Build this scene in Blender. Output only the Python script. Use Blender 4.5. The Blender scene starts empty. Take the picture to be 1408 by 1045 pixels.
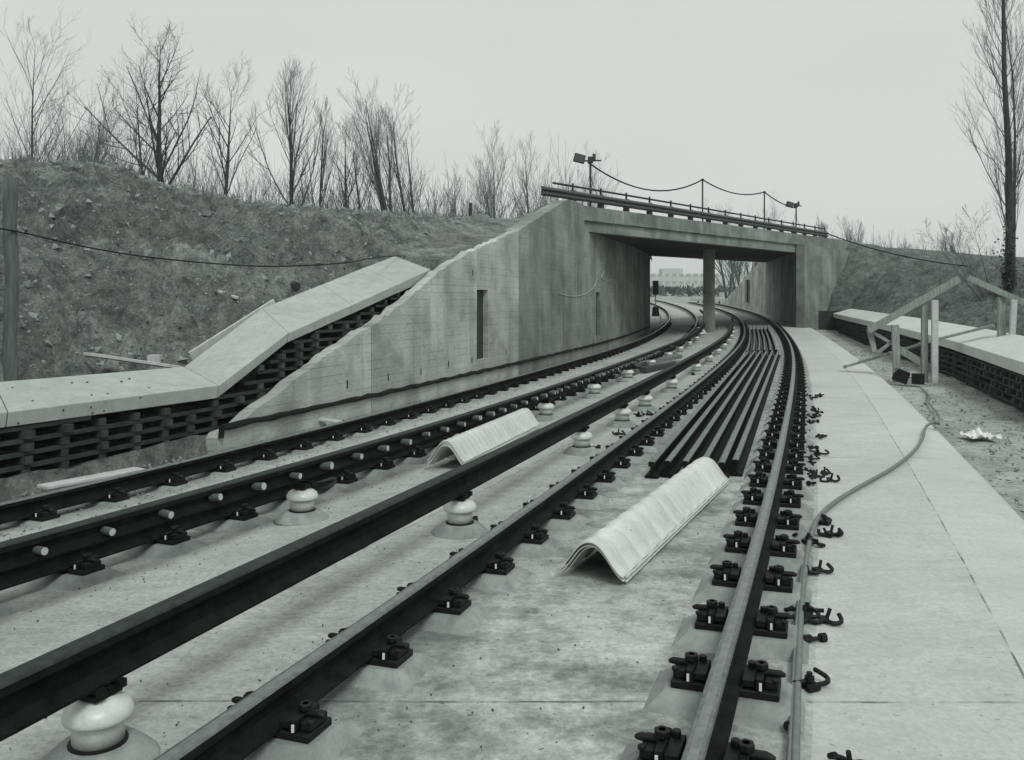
import bpy, bmesh, math, random
import numpy as np
from mathutils import Vector, Matrix
R = math.radians
random.seed(7)
rng = np.random.default_rng(11)
SC = bpy.context.scene
COL = SC.collection

# ------------------------------------------------------------------ camera, sky, sun
F, CX, HY, EYE = 1250.0, 704.0, 412.0, 1.56      # the photo: focal length and horizon in its pixels, eye height
cd = bpy.data.cameras.new('camera')
cam = bpy.data.objects.new('camera', cd)
COL.objects.link(cam)
cam.location = (0, 0, EYE)
cam.rotation_euler = (R(90), 0, 0)
cd.sensor_width = 36
cd.lens = F / 1408 * 36
cd.shift_y = -(522.5 - HY) / 1408
cd.clip_start = 0.05
cd.clip_end = 6000
SC.camera = cam

SUN_EL, SUN_ROT = R(50), R(156)
w = bpy.data.worlds.new('World')
SC.world = w
w.use_nodes = True
nt = w.node_tree
nt.nodes.clear()
sky = nt.nodes.new('ShaderNodeTexSky')
sky.sky_type = 'NISHITA'
sky.sun_disc = False
sky.sun_elevation = SUN_EL
sky.sun_rotation = SUN_ROT
bw = nt.nodes.new('ShaderNodeRGBToBW')
ma = nt.nodes.new('ShaderNodeMath'); ma.operation = 'MULTIPLY_ADD'
ma.inputs[1].default_value = 0.012          # a little of the clear sky's gradient
ma.inputs[2].default_value = 5.85           # the even cloud layer
tint = nt.nodes.new('ShaderNodeMix'); tint.data_type = 'RGBA'; tint.blend_type = 'MULTIPLY'
tint.inputs[0].default_value = 1
tint.inputs[7].default_value = (0.955, 1.0, 0.975, 1)
bg = nt.nodes.new('ShaderNodeBackground')
bg.inputs['Strength'].default_value = 0.1
wo = nt.nodes.new('ShaderNodeOutputWorld')
L = nt.links.new
wtc = nt.nodes.new('ShaderNodeTexCoord'); wmp = nt.nodes.new('ShaderNodeMapping'); wmp.inputs['Scale'].default_value = (1.2, 1.2, 4)
wn = nt.nodes.new('ShaderNodeTexNoise'); wn.inputs['Scale'].default_value = 1.6; wn.inputs['Detail'].default_value = 5
wr = nt.nodes.new('ShaderNodeMapRange'); wr.inputs[1].default_value = .3; wr.inputs[2].default_value = .7; wr.inputs[3].default_value = .93; wr.inputs[4].default_value = 1.03
wm_ = nt.nodes.new('ShaderNodeMath'); wm_.operation = 'MULTIPLY'
L(wtc.outputs['Generated'], wmp.inputs[0]); L(wmp.outputs[0], wn.inputs['Vector']); L(wn.outputs[0], wr.inputs[0])
L(sky.outputs[0], bw.inputs[0]); L(bw.outputs[0], ma.inputs[0]); L(ma.outputs[0], wm_.inputs[0]); L(wr.outputs[0], wm_.inputs[1]); L(wm_.outputs[0], tint.inputs[6])
L(tint.outputs[2], bg.inputs[0]); L(bg.outputs[0], wo.inputs[0])

sd = bpy.data.lights.new('sun', 'SUN')
sd.energy = 1.4
sd.angle = R(22)
sd.color = (0.95, 1.0, 0.975)
so = bpy.data.objects.new('sun', sd)
COL.objects.link(so)
so.rotation_euler = (R(90) - SUN_EL, 0, R(24))

SC.view_settings.view_transform = 'Standard'
SC.view_settings.look = 'None'
SC.view_settings.exposure = 0.28
SC.view_settings.gamma = 1.0

# ------------------------------------------------------------------ layout: the two tracks
def table(*p):
    a = np.array(p, float)
    return lambda y: np.interp(y, a[:, 0], a[:, 1])
ZT0 = table((-20, 0), (30, 0), (35, .05), (40, .15), (45, .27), (50, .4), (60, .65), (70, .87), (80, 1.05), (100, 1.3), (150, 1.5), (400, 2.0))
_z = np.arange(-20, 400, .5); _k = np.ones(21) / 21; _zs = np.convolve(np.pad(ZT0(_z), 10, mode='edge'), _k, mode='valid')
ZT = lambda y: np.interp(y, _z, _zs)
SR = table((-10, .345), (4, .35), (6, .34), (8, .333), (10, .329), (13, .324), (16, .318), (20, .309), (25, .295), (30, .28), (35, .265), (40, .248), (45, .228), (50, .195), (55, .16), (60, .135), (70, .11), (100, .10), (200, .1))
SL = table((-10, .45), (4, .45), (6, .425), (8, .385), (10, .352), (13, .33), (16, .315), (20, .305), (25, .298), (30, .283), (35, .265), (40, .245), (45, .22), (50, .19), (55, .165), (60, .145), (70, .115), (80, .105), (100, .12), (200, .13))
_y = np.arange(-12, 220, .05)
def integ(S, y0, x0):
    X = np.concatenate([[0], np.cumsum((S(_y[1:]) + S(_y[:-1])) / 2 * .05)])
    X += x0 - np.interp(y0, _y, X)
    return lambda y: np.interp(y, _y, X)
XR = integ(SR, 4, .19)
XL = integ(SL, 10, -1.62)
def P(side, y, d):
    """point at lateral offset d (right +) from the centre line of track 'R' or 'L' at station y, and its heading"""
    X, S = (XR, SR) if side == 'R' else (XL, SL)
    s = float(S(y)); n = math.hypot(1, s)
    return float(X(y)) + d / n, y - d * s / n, s
def xat(side, d):
    ys = np.arange(-12, 200, .25)
    q = np.array([P(side, y, d)[:2] for y in ys])
    return lambda Y: np.interp(Y, q[:, 1], q[:, 0])
def px(x, y, z):
    """photo pixel -> point on the level plane z (used to measure where things lie)"""
    Y = F * (EYE - z) / (y - HY)
    return Vector(((x - CX) / F * Y, Y, z))
def pd(x, y, Y):
    return Vector(((x - CX) / F * Y, Y, EYE - (y - HY) / F * Y))

# ------------------------------------------------------------------ noise
def _h(i, j, s):
    n = (i * 374761393 + j * 668265263 + s * 974711) & 0x7fffffff
    n = ((n ^ (n >> 13)) * 1274126177) & 0x7fffffff
    return ((n ^ (n >> 16)) & 0xffff) / 65535.0
def vnoise(x, y, s=0):
    xi = np.floor(x).astype(np.int64); yi = np.floor(y).astype(np.int64)
    u = x - xi; v = y - yi
    u = u * u * (3 - 2 * u); v = v * v * (3 - 2 * v)
    return (_h(xi, yi, s) * (1 - u) + _h(xi + 1, yi, s) * u) * (1 - v) + (_h(xi, yi + 1, s) * (1 - u) + _h(xi + 1, yi + 1, s) * u) * v
def fbm(x, y, o=4, s=0):
    t = 0; a = 1; n = 0
    for k in range(o):
        t = t + a * (vnoise(x * 2 ** k, y * 2 ** k, s + k) - .5); n += a; a *= .5
    return t / n * 2

# ------------------------------------------------------------------ materials
G = lambda v: (v * (.80 + .19 * min(1, v / .5)), v, v * (.94 + .05 * min(1, v / .5)), 1)   # the print's cold tone
MATS = {}
def material(name, lo, hi, scale=3.0, rough=.85, bump=.3, bscale=40, metallic=0, spots=0.0, spot_scale=60, big=0.0, bdist=.01, contrast=.25, stretch=(1, 1, 1), spot_col=.03, spec=.5, grit=0.0, ndet=6, nrough=.6):
    m = bpy.data.materials.new(name); m.use_nodes = True
    t = m.node_tree; N = t.nodes; K = t.links.new
    b = N['Principled BSDF']
    tc = N.new('ShaderNodeTexCoord'); oi = N.new('ShaderNodeObjectInfo')
    mp = N.new('ShaderNodeVectorMath'); mp.operation = 'MULTIPLY_ADD'
    mp.inputs[1].default_value = stretch
    cb = N.new('ShaderNodeCombineXYZ')
    mu = N.new('ShaderNodeMath'); mu.operation = 'MULTIPLY'; mu.inputs[1].default_value = 37
    K(oi.outputs['Random'], mu.inputs[0]); K(mu.outputs[0], cb.inputs[0]); K(mu.outputs[0], cb.inputs[1])
    K(tc.outputs['Object'], mp.inputs[0]); K(cb.outputs[0], mp.inputs[2])
    vec = mp.outputs[0]
    def noise(sc, det=6, ro=.6):
        n = N.new('ShaderNodeTexNoise'); n.inputs['Scale'].default_value = sc; n.inputs['Detail'].default_value = det; n.inputs['Roughness'].default_value = ro
        K(vec, n.inputs['Vector']); return n.outputs[0]
    def ramp(src, p0, p1, c0, c1):
        r = N.new('ShaderNodeValToRGB'); e = r.color_ramp.elements
        e[0].position = p0; e[1].position = p1; e[0].color = c0; e[1].color = c1
        K(src, r.inputs[0]); return r.outputs[0]
    def mix(mode, fac, a, bb):
        x = N.new('ShaderNodeMix'); x.data_type = 'RGBA'; x.blend_type = mode
        if isinstance(fac, float): x.inputs[0].default_value = fac
        else: K(fac, x.inputs[0])
        for s, v in ((6, a), (7, bb)):
            if isinstance(v, tuple): x.inputs[s].default_value = v
            else: K(v, x.inputs[s])
        return x.outputs[2]
    col = ramp(noise(scale, ndet, nrough), .5 - contrast, .5 + contrast, G(lo), G(hi))
    if big:
        col = mix('MULTIPLY', 1.0, col, ramp(noise(scale * .17, 4), .35, .65, G(1 - big), G(1.0)))
    if grit:
        col = mix('MULTIPLY', 1.0, col, ramp(noise(scale * 9, 6, .75), .34, .60, G(1 - grit), G(1.05)))
        col = mix('MULTIPLY', 1.0, col, ramp(noise(scale * 2.7, 8, .7), .36, .52, G(1 - grit * .9), G(1.0)))
    if spots:
        col = mix('MIX', ramp(noise(spot_scale, 3, .5), .72 - spots, .74 - spots + .03, G(0), G(1)), col, G(spot_col))
    K(col, b.inputs['Base Color'])
    b.inputs['Roughness'].default_value = rough
    b.inputs['Metallic'].default_value = metallic
    b.inputs['Specular IOR Level'].default_value = spec
    if bump:
        bp = N.new('ShaderNodeBump'); bp.inputs['Strength'].default_value = bump; bp.inputs['Distance'].default_value = bdist
        K(noise(bscale, 8, .65), bp.inputs['Height']); K(bp.outputs[0], b.inputs['Normal'])
    MATS[name] = m
    m['_vec'] = 0
    return m, N, K, b, col, noise, ramp, mix

M = {}
def simple(key, *a, **k):
    M[key] = material(key, *a, **k)[0]
simple('cast_concrete', .46, .60, scale=5, bump=.25, bscale=60, big=.15)
simple('cap_concrete', .38, .50, grit=.12, scale=4, bump=.15, bscale=80, big=.12, bdist=.004)
simple('cap_bright', .56, .68, scale=4, bump=.15, bscale=80, big=.12, bdist=.004, grit=.12)
simple('plinth_concrete', .24, .42, scale=12, bump=.7, bscale=50, big=.35)
simple('crib_shade', .02, .06, scale=6, bump=.3, bscale=40, big=.5)  # near-black: the lattice's deep shade is put into the concrete's colour
simple('rail_side', .003, .020, scale=9, grit=.3, rough=.75, spec=.12, bump=.25, bscale=60, bdist=.003)
simple('rail_head', .22, .40, scale=20, rough=.42, bump=.05, bscale=120, metallic=1, bdist=.002)  # brighter than rail_edge: a highlight line along the head put into the colour
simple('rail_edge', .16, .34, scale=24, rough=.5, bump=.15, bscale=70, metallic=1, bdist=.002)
simple('conductor_head', .02, .055, scale=20, rough=.7, spec=.15, bump=.1, bscale=90, bdist=.002)
simple('spare_head', .09, .27, scale=22, grit=.4, rough=.5, bump=.2, bscale=70, bdist=.003, stretch=(1, 1, 1))
simple('black_steel', .005, .014, scale=20, rough=.6, spec=.25, bump=.15, bscale=80, bdist=.002)
simple('porcelain', .60, .74, scale=9, rough=.35, bump=.03, bscale=40, big=.15, grit=.08)
simple('white_pin', .70, .80, scale=30, rough=.5, bump=0)
simple('peg_wood', .35, .55, scale=30, rough=.8, bump=.2, bscale=90, bdist=.003)
simple('peg_bark', .06, .12, scale=30, rough=.9, bump=.3, bscale=90, bdist=.003)
simple('cover_white', .56, .70, scale=5, rough=.75, bump=.1, bscale=60, big=.18, bdist=.003, grit=.09, spots=.02, spot_scale=40, spot_col=.2)
simple('old_timber', .18, .44, grit=.3, scale=6, rough=.85, bump=.4, bscale=30, stretch=(6, 6, .6), bdist=.004)
simple('post_timber', .05, .16, scale=6, rough=.9, bump=.5, bscale=30, stretch=(6, 6, .6), bdist=.006)
simple('pale_timber', .40, .58, scale=8, rough=.85, bump=.3, bscale=40, bdist=.004)
simple('dark_timber', .02, .07, scale=12, rough=.9, bump=.4, bscale=50, bdist=.004)
simple('deck_timber', .10, .22, scale=12, rough=.9, bump=.4, bscale=50, bdist=.004)
simple('galvanised', .16, .28, scale=14, rough=.6, bump=.05, bscale=60)
simple('dark_paint', .018, .04, scale=14, rough=.6, bump=.05, bscale=60)
simple('cable_rubber', .008, .02, scale=14, rough=.8, bump=0, spec=.2)
simple('hose_grey', .12, .2, scale=14, rough=.55, bump=.1, bscale=60)
simple('asphalt', .05, .08, scale=14, rough=.9, bump=.2)
simple('bark_dark', .035, .08, scale=18, rough=.95, bump=.5, bscale=30)
simple('bark_grey', .06, .12, scale=18, rough=.95, bump=.5, bscale=30)
simple('twig', .06, .11, scale=10, rough=.95, bump=0)
simple('twig_grey', .11, .18, scale=10, rough=.95, bump=0)
simple('brush', .14, .22, scale=10, rough=.95, bump=0)
simple('ivy', .02, .05, scale=10, rough=.8, bump=0)
simple('render_pale', .45, .55, scale=1, rough=.9, bump=0)
simple('window_hazed', .30, .36, scale=1, rough=.4, bump=0)  # greyed panes: the haze of distance is put into the window colour
simple('window_dark', .02, .04, scale=1, rough=.3, bump=0)
simple('crib_ends', .03, .10, scale=6, bump=.3, bscale=40, big=.5)  # lighter than the stretchers: lit header ends put into the colour
simple('barrier_steel', .05, .09, scale=14, rough=.55, bump=.05, bscale=60)
simple('soffit_shade', .03, .05, scale=3, rough=.95, bump=.2, bscale=40)  # near-black: the shade under the deck is put into the concrete's colour
simple('dry_grass', .10, .22, scale=8, rough=.95, bump=0)
simple('soil', .15, .46, scale=2.6, bump=1.0, bscale=14, big=.5, bdist=.12, contrast=.13, grit=.5, ndet=12, nrough=.75)
simple('soil_light', .16, .34, scale=4.5, bump=.5, bscale=18)
simple('soil_right', .09, .27, scale=2.6, bump=1.0, bscale=14, big=.25, bdist=.1, contrast=.13, grit=.45, ndet=12, nrough=.75)
simple('ground_dirt', .34, .62, grit=.35, ndet=10, nrough=.7, scale=2.6, bump=.7, bscale=30, big=.4, bdist=.03, contrast=.22, spots=.1, spot_scale=16)
simple('gravel', .10, .34, scale=9, bump=.3, bscale=40)
simple('crumb', .03, .09, scale=9, bump=.3, bscale=40)
simple('paper', .7, .8, scale=9, bump=.1, bscale=40)
simple('scrub', .06, .12, scale=2, bump=.5, bscale=8)

# track slab: UV 'right' / 'left' hold the offset from each track's centre line and the station
def slab_material():
    m, N, K, b, col, noise, ramp, mix = material('slab_concrete', .48, .64, scale=2.2, bump=.35, bscale=55, big=.22, bdist=.006, contrast=.22, spots=.035, spot_scale=34, spot_col=.12)
    def uv(name):
        n = N.new('ShaderNodeUVMap'); n.uv_map = name
        s = N.new('ShaderNodeSeparateXYZ'); K(n.outputs[0], s.inputs[0]); return s.outputs[0], s.outputs[1]
    def mth(op, a, c, d=None):
        x = N.new('ShaderNodeMath'); x.operation = op
        for i, v in enumerate((a, c, d)):
            if v is None: continue
            if isinstance(v, (int, float)): x.inputs[i].default_value = v
            else: K(v, x.inputs[i])
        return x.outputs[0]
    wob = mth('MULTIPLY_ADD', noise(1.4, 3), .016, -.008)
    ur, vr = uv('right'); ul, vl = uv('left')
    ur2 = mth('ADD', ur, wob); ul2 = mth('ADD', ul, wob); vr2 = mth('ADD', vr, wob)
    def line(u, at, half):
        return mth('LESS_THAN', mth('ABSOLUTE', mth('SUBTRACT', u, at), 0), half)
    tot = None
    for u, at, h in ((ur2, 1.92, .006), (ur2, -1.03, .007), (ur2, -1.75, .006), (ul2, 1.75, .007), (ul2, 2.1, .006), (ul2, -1.2, .006)):
        l = line(u, at, h); tot = l if tot is None else mth('MAXIMUM', tot, l)
    fr = mth('ABSOLUTE', mth('SUBTRACT', mth('FRACT', mth('DIVIDE', mth('SUBTRACT', vr2, .82), 5.6), 0), .5), 0)
    tot = mth('MAXIMUM', tot, mth('LESS_THAN', fr, .0016))
    brk = ramp(noise(3.5, 6, .7), .40, .60, G(.05), G(.8))
    fac = N.new('ShaderNodeMath'); fac.operation = 'MULTIPLY'; K(tot, fac.inputs[0]); K(brk, fac.inputs[1])
    # dirty strip between the rails, trowel streaks
    st = N.new('ShaderNodeTexNoise'); st.inputs['Scale'].default_value = 1; st.inputs['Detail'].default_value = 5
    mpn = N.new('ShaderNodeVectorMath'); mpn.operation = 'MULTIPLY'; mpn.inputs[1].default_value = (2.0, 11, 1)
    un = N.new('ShaderNodeUVMap'); un.uv_map = 'right'; K(un.outputs[0], mpn.inputs[0]); K(mpn.outputs[0], st.inputs['Vector'])
    inside = mth('MULTIPLY', mth('LESS_THAN', mth('ABSOLUTE', ur, 0), .95), 1)
    dirt = ramp(noise(2.3, 9, .72), .44, .62, G(.0), G(1))
    grit = ramp(noise(38, 4, .7), .36, .62, G(.72), G(1.06))
    mott = ramp(noise(7.5, 6, .7), .34, .62, G(.74), G(1.05))
    d1 = mth('MULTIPLY', mth('MULTIPLY_ADD', inside, .72, .10), dirt)
    col = mix('MIX', d1, col, G(.13))
    col = mix('MULTIPLY', .5, col, ramp(st.outputs[0], .3, .7, G(.62), G(1.0)))
    col = mix('MULTIPLY', 1.0, col, grit)
    near = mth('SUBTRACT', 1.0, mth('MULTIPLY', mth('ABSOLUTE', mth('SUBTRACT', mth('ABSOLUTE', ur, 0), .75), 0), 3.0))
    nearl = mth('SUBTRACT', 1.0, mth('MULTIPLY', mth('ABSOLUTE', mth('SUBTRACT', mth('ABSOLUTE', ul, 0), .75), 0), 2.6))
    gr = mth('MULTIPLY', mth('MAXIMUM', mth('MAXIMUM', near, nearl), 0), ramp(noise(4.5, 7, .7), .38, .6, G(.15), G(1)))
    col = mix('MIX', mth('MULTIPLY', gr, .62), col, G(.12))
    foot = ramp(noise(.55, 5, .65), .50, .66, G(0), G(1))
    col = mix('MIX', mth('MULTIPLY', foot, .22), col, G(.16))
    blot = ramp(noise(13, 3, .5), .66, .70, G(0), G(1))
    col = mix('MIX', mth('MULTIPLY', blot, .35), col, G(.15))
    col = mix('MULTIPLY', .38, col, mott)
    pan = mth('GREATER_THAN', ur, 1.92)
    walk = mth('GREATER_THAN', mth('ADD', ur, wob), 1.08)
    col = mix('MIX', mth('MULTIPLY_ADD', walk, .34, mth('MULTIPLY', pan, .12)), col, G(.62))
    col = mix('MIX', fac.outputs[0], col, G(.07))
    K(col, b.inputs['Base Color'])
    M['slab'] = m
slab_material()

def wall_material(key, lo, hi, board=.13):
    """board-marked in-situ concrete; UV = metres along and up the wall"""
    m, N, K, b, col, noise, ramp, mix = material(key, lo, hi, scale=1.6, bump=.2, bscale=50, big=.25, bdist=.004)
    un = N.new('ShaderNodeUVMap'); un.uv_map = 'wall'
    def n2(sx, sy, det=5):
        v = N.new('ShaderNodeVectorMath'); v.operation = 'MULTIPLY'; v.inputs[1].default_value = (sx, sy, 1); K(un.outputs[0], v.inputs[0])
        n = N.new('ShaderNodeTexNoise'); n.inputs['Scale'].default_value = 1; n.inputs['Detail'].default_value = det; K(v.outputs[0], n.inputs['Vector']); return n.outputs[0]
    def mth_mul(a, k):
        x = N.new('ShaderNodeMath'); x.operation = 'MULTIPLY'; K(a, x.inputs[0]); x.inputs[1].default_value = k; return x.outputs[0]
    br = N.new('ShaderNodeTexBrick')
    K(un.outputs[0], br.inputs['Vector'])
    br.inputs['Scale'].default_value = 1
    br.inputs['Brick Width'].default_value = 90; br.inputs['Row Height'].default_value = board
    br.inputs['Mortar Size'].default_value = .004; br.inputs['Mortar Smooth'].default_value = .4
    br.inputs['Color1'].default_value = G(.90); br.inputs['Color2'].default_value = G(1.0); br.inputs['Mortar'].default_value = G(.42)
    f = ramp(n2(.9, 2.6), .40, .58, G(.1), G(1))
    col = mix('MULTIPLY', f, col, br.outputs[0])
    col = mix('MULTIPLY', .6, col, ramp(n2(1.5, .22, 8), .36, .62, G(.60), G(1.0)))   # rain streaks
    col = mix('MULTIPLY', .8, col, ramp(n2(.45, .5, 7), .40, .58, G(.62), G(1.0)))
    col = mix('MULTIPLY', .8, col, ramp(n2(1.1, 1.3, 9), .50, .60, G(1.0), G(.70)))
    drip = ramp(n2(5.5, .35, 6), .60, .70, G(0), G(1))
    col = mix('MIX', mth_mul(drip, .30), col, G(.16))
    pale = ramp(n2(4.5, .3, 5), .62, .70, G(0), G(1))
    col = mix('MIX', mth_mul(pale, .22), col, G(.8))
    col = mix('MULTIPLY', .7, col, ramp(n2(9, 26, 4), .35, .62, G(.78), G(1.03)))
    K(col, b.inputs['Base Color'])
    M[key] = m
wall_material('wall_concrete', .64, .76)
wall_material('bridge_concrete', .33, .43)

# ------------------------------------------------------------------ mesh builder
class MB:
    def __init__(s):
        s.v = []; s.f = []; s.m = []; s.uv = {}
    def add(s, verts, faces, mi=0):
        o = len(s.v); s.v += [tuple(map(float, p)) for p in verts]
        for f in faces: s.f.append(tuple(o + i for i in f)); s.m.append(mi)
        return o
    def box(s, c, size, mat=None, mi=0, taper=1.0):
        x, y, z = (q / 2 for q in size)
        vs = [Vector((sx * x * (taper if sz > 0 else 1), sy * y * (taper if sz > 0 else 1), sz * z)) for sz in (-1, 1) for sy in (-1, 1) for sx in (-1, 1)]
        if mat is not None: vs = [mat @ q for q in vs]
        s.add([q + Vector(c) for q in vs], [(0, 2, 3, 1), (4, 5, 7, 6), (0, 1, 5, 4), (2, 6, 7, 3), (0, 4, 6, 2), (1, 3, 7, 5)], mi)
    def beam(s, a, b, wd, ht, mi=0, roll=0, up=(0, 0, 1)):
        a = Vector(a); b = Vector(b); d = (b - a); l = d.length; d.normalize()
        x = d.cross(Vector(up))
        if x.length < 1e-4: x = Vector((1, 0, 0))
        x.normalize(); z = x.cross(d)
        m = Matrix((x, d, z)).transposed() @ Matrix.Rotation(roll, 3, 'Y')
        s.box((a + b) / 2, (wd, l, ht), m, mi)
    def tube(s, pts, rad, n=8, mi=0, cap=True):
        pts = [Vector(p) for p in pts]
        if not hasattr(rad, '__len__'): rad = [rad] * len(pts)
        t0 = (pts[1] - pts[0]).normalized()
        x = t0.orthogonal().normalized(); vs = []
        for i, p in enumerate(pts):
            t = (pts[min(i + 1, len(pts) - 1)] - pts[max(i - 1, 0)])
            if t.length < 1e-9: t = t0
            t.normalize(); x = (x - t * x.dot(t))
            if x.length < 1e-6: x = t.orthogonal()
            x.normalize(); y = t.cross(x)
            for k in range(n):
                a = 2 * math.pi * k / n; vs.append(p + (x * math.cos(a) + y * math.sin(a)) * rad[i])
        fs = [(i * n + k, i * n + (k + 1) % n, (i + 1) * n + (k + 1) % n, (i + 1) * n + k) for i in range(len(pts) - 1) for k in range(n)]
        if cap: fs += [tuple(range(n))[::-1], tuple((len(pts) - 1) * n + k for k in range(n))]
        s.add(vs, fs, mi)
    def lathe(s, prof, c=(0, 0, 0), n=20, mi=0):
        vs = [(c[0] + r * math.cos(2 * math.pi * k / n), c[1] + r * math.sin(2 * math.pi * k / n), c[2] + z) for r, z in prof for k in range(n)]
        fs = [(i * n + k, i * n + (k + 1) % n, (i + 1) * n + (k + 1) % n, (i + 1) * n + k) for i in range(len(prof) - 1) for k in range(n)]
        fs += [tuple(range(n))[::-1], tuple((len(prof) - 1) * n + k for k in range(n))]
        s.add(vs, fs, mi)
    def sweep(s, prof, path, mis=None, closed=True):
        """prof: (right, up) pairs; path: (x, y, z, slope)"""
        n = len(prof); vs = []
        for x, y, z, sl in path:
            c = 1 / math.hypot(1, sl)
            for a, h in prof: vs.append((x + a * c, y - a * sl * c, z + h))
        o = len(s.v); s.v += vs
        for i in range(len(path) - 1):
            for k in range(n if closed else n - 1):
                k2 = (k + 1) % n
                s.f.append((o + i * n + k, o + (i + 1) * n + k, o + (i + 1) * n + k2, o + i * n + k2)); s.m.append(mis[k] if mis else 0)
        if closed:
            s.f.append(tuple(o + k for k in range(n))); s.m.append(0)
            e = o + (len(path) - 1) * n
            s.f.append(tuple(e + k for k in range(n))[::-1]); s.m.append(0)
    def build(s, name, mats, parent=None, smooth=False, loc=None):
        me = bpy.data.meshes.new(name)
        me.from_pydata(s.v, [], s.f)
        for m in (mats if isinstance(mats, (list, tuple)) else [mats]): me.materials.append(m)
        me.polygons.foreach_set('material_index', s.m)
        if smooth: me.polygons.foreach_set('use_smooth', [True] * len(s.f))
        for nm, fn in s.uv.items():
            u = me.uv_layers.new(name=nm)
            vi = np.empty(len(me.loops), np.int32); me.loops.foreach_get('vertex_index', vi)
            u.data.foreach_set('uv', np.asarray(fn, float)[vi].ravel())
        bm = bmesh.new(); bm.from_mesh(me); bmesh.ops.recalc_face_normals(bm, faces=bm.faces); bm.to_mesh(me); bm.free()
        me.update()
        o = bpy.data.objects.new(name, me); COL.objects.link(o)
        if parent: o.parent = parent
        if loc: o.location = loc
        return o
def tag(o, label, cat, group=None):
    o['label'] = label; o['category'] = cat
    if group: o['group'] = group
    return o
def struct(o):
    o['kind'] = 'structure'; return o
def thing(name, label, cat, loc=(0, 0, 0), rz=0, group=None):
    o = bpy.data.objects.new(name, None); o.empty_display_size = .1
    COL.objects.link(o); o.location = loc; o.rotation_euler = (0, 0, rz)
    return tag(o, label, cat, group)
def copy_tree(o, parent=None):
    c = o.copy(); COL.objects.link(c)
    if parent: c.parent = parent
    for ch in list(o.children): copy_tree(ch, c)
    return c
def bevel(o, wd=.006, seg=2):
    b = o.modifiers.new('bevel', 'BEVEL'); b.width = wd; b.segments = seg; b.limit_method = 'ANGLE'; b.angle_limit = R(40)
    return o
def grid_faces(nr, nc):
    return [(i * nc + j, i * nc + j + 1, (i + 1) * nc + j + 1, (i + 1) * nc + j) for i in range(nr - 1) for j in range(nc - 1)]

def smooth_path(p, n=6):
    p = [Vector(q) for q in p]; out = []
    for i in range(len(p) - 1):
        a, b, c, d = p[max(i - 1, 0)], p[i], p[i + 1], p[min(i + 2, len(p) - 1)]
        for k in range(n):
            t = k / n; out.append(.5 * ((2 * b) + (c - a) * t + (2 * a - 5 * b + 4 * c - d) * t * t + (3 * b - a - 3 * c + d) * t ** 3))
    return out + [p[-1]]

# ------------------------------------------------------------------ ground, slab
GZ = table((-20, 0), (30, 0), (40, .15), (50, .4), (60, .65), (80, 1.05), (100, 1.35), (140, 2.0), (190, 2.9), (215, 4.6), (235, 5.0), (260, 3.6), (3000, 3.5))
xs = np.concatenate([np.linspace(-1500, -60, 16), np.linspace(-55, -10, 20), np.arange(-9.5, 24, .22), np.linspace(25, 70, 24), np.linspace(90, 1500, 14)])
ys = np.concatenate([np.linspace(-300, -12, 8), np.arange(-10, 30, .22), np.linspace(30.5, 120, 90), np.linspace(125, 280, 40), np.linspace(330, 3000, 12)])
gx, gy = np.meshgrid(xs, ys)
gz = GZ(gy) - .24 + .05 * fbm(gx * 1.3, gy * 1.3, 4, 3) + .03 * fbm(gx * 6, gy * 6, 2, 9) + np.where(gy > 150, 1.2 * fbm(gx * .03, gy * .05, 3, 4), 0)
g = MB(); g.add(np.stack([gx.ravel(), gy.ravel(), gz.ravel()], 1), grid_faces(len(ys), len(xs)))
struct(g.build('ground', M['ground_dirt'], smooth=True))

# concrete track slab under both tracks
yy = np.concatenate([np.arange(-3, 40, .2), np.arange(40, 150, 1.0)])
lines = [xat('L', -1.30), xat('L', -1.26), xat('L', -.75), xat('L', .75), xat('L', 1.45), xat('R', -1.7), xat('R', -.75), xat('R', .75), xat('R', 1.9), xat('R', 2.25), xat('R', 2.42), xat('R', 2.54), xat('R', 2.60), xat('R', 2.63)]
zoff = [-.45, -.13, -.12, -.10, -.06, -.04, -.04, -.04, -.04, -.055, -.075, -.11, -.16, -.42]
nsub = [1, 4, 10, 6, 8, 6, 10, 8, 4, 3, 3, 3, 2]
cols = []
for k, n in enumerate(nsub):
    for j in range(n): cols.append((k, j / n))
cols.append((len(nsub) - 1, 1.0))
LX = np.array([l(yy) for l in lines]); XRy = np.array([XR(y) for y in yy]); XLy = np.array([XL(y) for y in yy])
vs = []; uvr = []; uvl = []
for i, y in enumerate(yy):
    cr = 1 / math.hypot(1, float(SR(y))); cl = 1 / math.hypot(1, float(SL(y)))
    for k, t in cols:
        x = LX[k, i] * (1 - t) + LX[k + 1, i] * t
        vs.append((x, y, zoff[k] * (1 - t) + zoff[k + 1] * t + float(ZT(y))))
        uvr.append(((x - XRy[i]) * cr, y)); uvl.append(((x - XLy[i]) * cl, y))
va = np.array(vs); va[:, 2] += .006 * fbm(va[:, 0] * 1.1, va[:, 1] * 1.1, 3, 5)
s = MB(); s.add(va, grid_faces(len(yy), len(cols))); s.uv = {'right': uvr, 'left': uvl}
struct(s.build('track_slab', M['slab'], smooth=True))

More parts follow.
